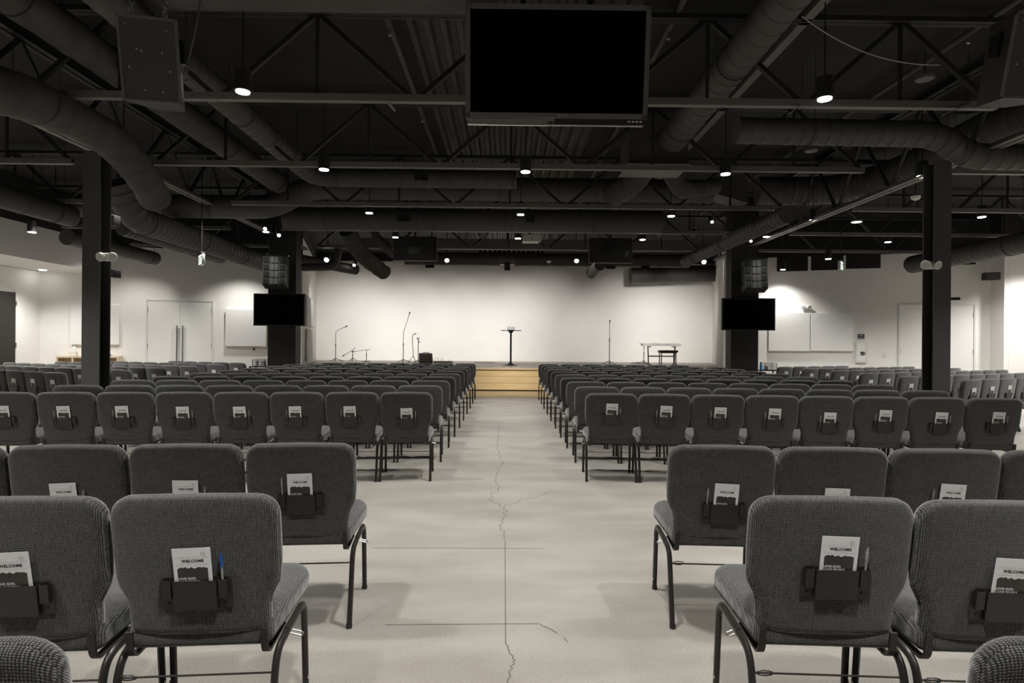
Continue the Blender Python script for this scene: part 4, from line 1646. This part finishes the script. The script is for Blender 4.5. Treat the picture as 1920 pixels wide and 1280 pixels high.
sc_ = 19.3 / 1100
mic_stand(629, 678, 'microphone stand with a bent gooseneck at the left end of the stage', .95, [(0, 0, .95), (0, 0, 1.04), (.08, -.02, 1.10), (.27, -.05, 1.18)])
mic_stand(661, 677, 'low microphone stand with boom dipping left, left of another low stand', .40, [(.11, 0, .50), (0, 0, .40), (-.20, -.05, .27)], .17)
mic_stand(687, 678, 'low microphone stand with a level boom on a round base', .42, [(.14, 0, .44), (0, 0, .42), (-.34, -.04, .37)], .14, True, True)
mic_stand(756, 680, 'tall boom microphone stand left of the amplifier', 1.0, [(0, 0, .93), (0, 0, 1.02), (.17, -.02, 1.56)], .26)
p = base_y(775, 679)
t = thing('guitar_stand', p, 'folding black guitar stand just left of the amplifier', 'stand', 'stands on the stage')
mb = MB()
tripod(mb, V((0, 0, 0)), .17, .22, 3, 1.2)
mb.build('base', M['mic'], t, True)
MB().tube(fillet([(.0, 0, .18), (-.03, .04, .55), (-.05, .06, .92), (.01, .04, .99)], .06, 4), .011, 8).build('pole', M['mic'], t, True)
MB().tube([(-.03, .04, .95), (.02, .02, 1.0), (.08, -.02, .97), (.09, -.04, 1.03)], .012, 6).build('neck_yoke', M['mic'], t, True)
p = base_y(784, 680)
t = thing('microphone_stand', p, 'straight stand with clamp head behind the amplifier', 'microphone stand', 'stands on the stage')
mb = MB()
tripod(mb, V((0, 0, 0)), .2, .1)
mb.build('base', M['mic'], t, True)
MB().cyl((0, 0, .02), (0, 0, .74), .012, 8).build('pole', M['mic'], t, True)
MB().tube([(-.05, 0, .86), (0, 0, .78), (.0, 0, .72), (.07, 0, .70)], .016, 7).tube([(0, 0, .80), (.04, 0, .86)], .012, 6).build('clamp', M['mic'], t, True)
p = base_y(798, 681)
t = thing('guitar_amplifier', p + V((.02, -.05, 0)), 'brown grey guitar amplifier standing on the stage floor', 'amplifier')
MB().prism([(-.22, 0.012), (.22, .012), (.19, .34), (-.22, .34)], .24, (0, -.12, 0), (1, 0, 0), (0, 0, 1), (0, 1, 0)).build('cabinet', M['amp'], t)
MB().box((0, -.123, .16), (.36, .008, .24)).build('grille_cloth', M['amp'], t)
MB().tube(fillet([(-.09, 0, .335), (-.09, 0, .365), (.09, 0, .365), (.09, 0, .335)], .02, 3), .010, 6).build('handle', M['black'], t, True)
MB().box((0, -.1, .006), (.4, .2, .012)).build('foot', M['black'], t)
p = base_y(831, 680)
t = thing('pedal_board', p, 'low dark pedal board with cables right of the amplifier', 'pedal board')
MB().prism([(-.33, 0), (.33, 0), (.31, .05), (-.31, .06)], .25, (0, -.12, 0), (1, 0, 0), (0, 0, 1), (0, 1, 0)).build('board', M['amp'], t)
mb = MB()
for x, r in ((-.24, .08), (-.02, .05), (.22, .04)):
    mb.tube([(x + r * math.cos(a), .0, .05 + r * 1.4 * math.sin(a)) for a in [PI * k / 8 for k in range(9)]], .005, 5)
mb.build('cable', M['mic'], t, True)

p = base_y(957.5, 685)
t = thing('lectern', p, 'slim black lectern with a round foot at centre stage', 'lectern')
MB().tube([(0, 0, 0), (0, 0, .012), (0, 0, .05), (0, 0, .10)], .24, 20, True, None, [1, 1, .35, .16]).build('base', M['bezel_dark'], t, 50)
MB().cyl((0, 0, .06), (0, 0, 1.06), .030, 12).build('pole', M['bezel_dark'], t, True)
R = Matrix.Rotation(math.radians(2), 3, 'X')
MB().rbox((0, 0, 1.08), (.62, .42, .018), .006, R).build('top', M['mic'], t)
MB().prism([(-.09, 0), (.09, 0), (.05, -.06), (-.05, -.06)], .16, (0, -.08, 1.07), (1, 0, 0), (0, 0, 1), (0, 1, 0)).build('bracket', M['mic'], t)
tt = thing('tablet', p + V((0, -.02, 1.092)), 'white tablet leaning on the lectern top', 'tablet')
R = Matrix.Rotation(math.radians(-25), 3, 'X')
MB().rbox((0, .04, .052), (.21, .012, .11), .005, R).build('case', M['bezel_dark'], tt)
MB().rbox((0, .030, .056), (.18, .006, .09), .003, R).build('page', M['paper'], tt)

mic_stand(1142.5, 683, 'straight microphone stand alone on the right half of the stage', 1.34, None, .26)
# keyboard, its stand, bench, side stand
pk_ = base_y(1240, 683.6)
d_ = pk_.y
SZF = d_ / 1100
t = thing('keyboard_stand', pk_, 'black stand carrying the white keyboard', 'stand', 'stands on the stage')
for s in (-1, 1):
    MB().tube([(s * .44, .0, .02), (s * .44 + (-.02 if s < 0 else .02), .0, .60)], .020, 8).bar((s * .44, -.22, .02), (s * .44, .22, .02), .05, .035).build('leg', M['mic'], t, True)
    MB().bar((s * .42, -.16, .615), (s * .42, .16, .615), .06, .03).build('support_arm', M['mic'], t)
MB().bar((-.44, 0, .29), (.44, 0, .29), .03, .04).build('crossbar', M['mic'], t)
t = thing('keyboard', pk_ + V((-.02, 0, .632)), 'white stage keyboard on its black stand', 'keyboard')
MB().rbox((0, 0, .05), (1.28, .30, .09), .012).build('case', M['white'], t, 35)
MB().box((-.06, .02, .108), (.32, .16, .022)).build('music_rest', M['white'], t)
MB().box((.62, 0, .05), (.03, .28, .07)).build('end_cheek', M['bezel'], t)
mb = MB()
for k in range(12):
    mb.box((-.20 + k * .035 + (.1 if k > 5 else 0), -.152, .05 + .012 * (k % 2)), (.014, .006, .012))
mb.build('rear_jack', M['ink'], t)
pb = base_y(1256, 683.6)
t = thing('piano_bench', pb + V((-.0, .28, 0)), 'padded dark bench behind the keyboard stand', 'bench')
MB().rbox((0, 0, .455), (.64, .32, .07), .02, None, 2).build('seat', M['bezel_dark'], t, 40)
MB().rbox((0, 0, .405), (.56, .28, .03), .004).build('apron', M['mic'], t)
for sx in (-1, 1):
    for sy in (-1, 1):
        MB().tube([(sx * .25, sy * .12, .39), (sx * .25, sy * .13, .0)], .018, 8).build('leg', M['mic'], t, True)
mic_stand(1207, 682.2, 'short tripod stand with a thin arm at the left end of the keyboard', .62, [(.02, 0, .55), (.0, 0, .64), (-.16, 0, .72)], .2, False)
p = base_y(1197, 681.5)
mb = MB()
rnd = random.Random(5)
pts = [p + V((-.25 + .5 * k / 30 + rnd.uniform(-.05, .05), rnd.uniform(-.12, .12), .012 + rnd.uniform(0, .06) * (1 - abs(k - 15) / 15))) for k in range(31)]
mb.tube(pts, .010, 6)
o = mb.build('cable_heap', M['mic'], None, True)
tag(o, 'tangle of black cables on the stage floor left of the keyboard', 'cable')
pts = [base_y(889, 679.5), base_y(905, 679.5), base_y(918, 680), base_y(928, 680)]
o = MB().tube([q + V((0, 0, .009)) for q in pts], .008, 6).build('stage_cable', M['mic'], None, True)
tag(o, 'thin black cable lying flat on the stage left of the lectern', 'cable')

# ------------------------------------------------------------------ furniture by the walls
pl = WP(118, 667, LA, LB)
pr = WP(232, 667, LA, LB)
w_ = (V((pr.x, pr.y, 0)) - V((pl.x, pl.y, 0))).length
zt = (pl.z + pr.z) / 2
c = (pl + pr) / 2 + ln * .22
c.z = 0
t = thing('low_shelf', c, 'low birch shelf unit with open bays under the left acoustic panel', 'shelf', None, math.atan2(ldir.y, ldir.x))
MB().box((0, 0, zt - .02), (w_, .36, .04)).build('top', M['birch'], t)
MB().box((0, 0, .05), (w_, .36, .04)).build('bottom', M['birch'], t)
for k in range(5):
    MB().box((-w_ / 2 + .02 + k * (w_ - .04) / 4, 0, zt / 2), (.035, .355, zt - .08)).build('side_panel' if k in (0, 4) else 'divider', M['birch'], t)
MB().box((0, .165, zt / 2), (w_ - .06, .01, zt - .08)).build('back_panel', M['birch'], t)
MB().box((0, 0, zt * .5), (w_ - .06, .33, .025)).build('shelf_board', M['birch'], t)
p = WP(145, 667, LA, LB) + ln * .22
p.z = zt + .001
t = thing('tissue_box', p, 'white tissue box on the low birch shelf', 'tissue box', None, math.atan2(ldir.y, ldir.x))
MB().rbox((0, 0, .06), (.14, .14, .12), .008).build('box', M['jamb'], t, 35)
MB().tube([(0, 0, .11), (-.005, 0, .16), (.005, 0, .21), (0, 0, .235)], .05, 8, True, .02, [.6, 1, 1.0, .6]).build('tissue', M['paper'], t, True)
p = WP(208, 667, LA, LB) + ln * .2
o = MB().rbox(V((p.x, p.y, zt + .03)), (.12, .08, .055), .015).build('fabric_pouch', M['bottle'], None, 40)
tag(o, 'small blue pouch on the low birch shelf right of the column', 'pouch')


def side_table(x, y, w_, z, label):
    t = thing('side_table', (x, y, 0), label, 'table', 'black side tables by the far columns')
    MB().rbox((0, 0, z - .012), (w_, .40, .024), .004).build('table_top', M['black'], t)
    for sx in (-1, 1):
        for sy in (-1, 1):
            MB().box((sx * (w_ / 2 - .02), sy * .17, (z - .024) / 2), (.03, .03, z - .024)).build('leg', M['black'], t)
    MB().box((0, 0, .25), (w_ - .06, .34, .02)).build('shelf_board', M['black'], t)
    return t


def wire_basket(x, y, z, w_, h_, label):
    t = thing('wire_basket', (x, y, z), label, 'basket', 'wire baskets on the side tables')
    mb = MB()
    for k in range(5):
        zz = .005 + (h_ - .005) * k / 4
        mb.tube([(-w_ / 2, -.13, zz), (w_ / 2, -.13, zz), (w_ / 2, .13, zz), (-w_ / 2, .13, zz), (-w_ / 2, -.13, zz)], .004, 5)
    for k in range(9):
        xx = -w_ / 2 + w_ * k / 8
        for yy in (-.13, .13):
            mb.tube([(xx, yy, 0), (xx, yy, h_)], .003, 5)
    for sx in (-1, 1):
        for sy in (-1, 1):
            mb.tube([(sx * w_ / 2, sy * .13, 0), (sx * w_ / 2, sy * .13, h_)], .008, 5)
    mb.build('wire_cage', M['black'], t)
    MB().box((0, 0, .004), (w_, .26, .006)).build('bottom', M['black'], t)
    return t


p = W(489, 686, 14.6)
zt = p.z
side_table(p.x, 14.6, .42, zt, 'black side table beside the far left column')
wire_basket(p.x + .0, 14.6, zt, .30, .17, 'black wire basket of cups on the left side table')
for k, (dx, m) in enumerate(((-.09, M['penclear']), (.02, M['white']), (.10, M['penclear']))):
    o = MB().tube([(p.x + dx, 14.6, zt + .009), (p.x + dx, 14.6, zt + .13)], .032, 10, True, None, [.8, 1]).build('cup', m, None, True)
    tag(o, ('grey cup at the left in the wire basket', 'white cup in the middle of the wire basket', 'grey cup at the right in the wire basket')[k], 'cup', 'cups in the left wire basket')
p = W(1438, 693, 14.6)
zt = p.z
side_table(p.x, 14.6, .50, zt, 'black side table beside the far right column')
wire_basket(p.x + .04, 14.6, zt, .30, .17, 'black wire basket on the right side table')
p2 = W(1427, 692, 14.45)
t = thing('water_bottle', V((p2.x, 14.45, zt)), 'blue bottle on the right side table next to the column', 'bottle')
MB().tube([(0, 0, 0), (0, 0, .13), (0, 0, .15), (0, 0, .16)], .035, 12, True, None, [1, 1, .6, .5]).build('body', M['bottle'], t, True)
MB().cyl((0, 0, .16), (0, 0, .19), .026, 10).build('cap', M['black'], t, True)
o = MB().tube([(p.x - .02, 14.6, zt + .009), (p.x - .02, 14.6, zt + .10)], .05, 12).build('tin_can', M['steel'], None, True)
tag(o, 'grey round tin inside the right wire basket', 'tin')
o = MB().box((p.x - .02, 14.36, zt - .14), (.17, .006, .15)).build('paper_sign', M['paper'])
tag(o, 'white sheet of paper hanging on the front of the right side table', 'paper')

# ------------------------------------------------------------------ stage light and view
for x in (-6.0, -4.2, -2.4, -.6, 1.2, 3.0, 4.8, 6.4):
    spot('stage_lamp', (x * .9, 17.9, 3.5), (x, 22.4, 1.55), 320, 70, 1.0, .10)
for x in (-.5, .9):  # spots added to brighten the stage front; no fixture hangs here
    spot('stage_lamp', (x, 13.6, 3.7), (x, 16.6, .3), 300, 50, .9, .08)

for x, tx in ((-3.2, -4.0), (.9, .2), (3.7, 4.7)):  # front spots added to brighten the keyboard and stands, without fixtures
    spot('stage_lamp', (x, 15.2, 3.66), (tx, 19.3, .9), 230, 44, 1.0, .05)

w = bpy.data.worlds.new('world')
sc.world = w
w.use_nodes = True
w.node_tree.nodes['Background'].inputs[0].default_value = (0, 0, 0, 1)
sc.view_settings.view_transform = 'Standard'
sc.view_settings.look = 'None'
sc.view_settings.gamma = 1
sc.view_settings.use_curve_mapping = False
sc.view_settings.exposure = 0.5
sc.cycles.use_denoising = True
sc.cycles.max_bounces = 6
sc.cycles.diffuse_bounces = 5
sc.cycles.sample_clamp_indirect = 6.0
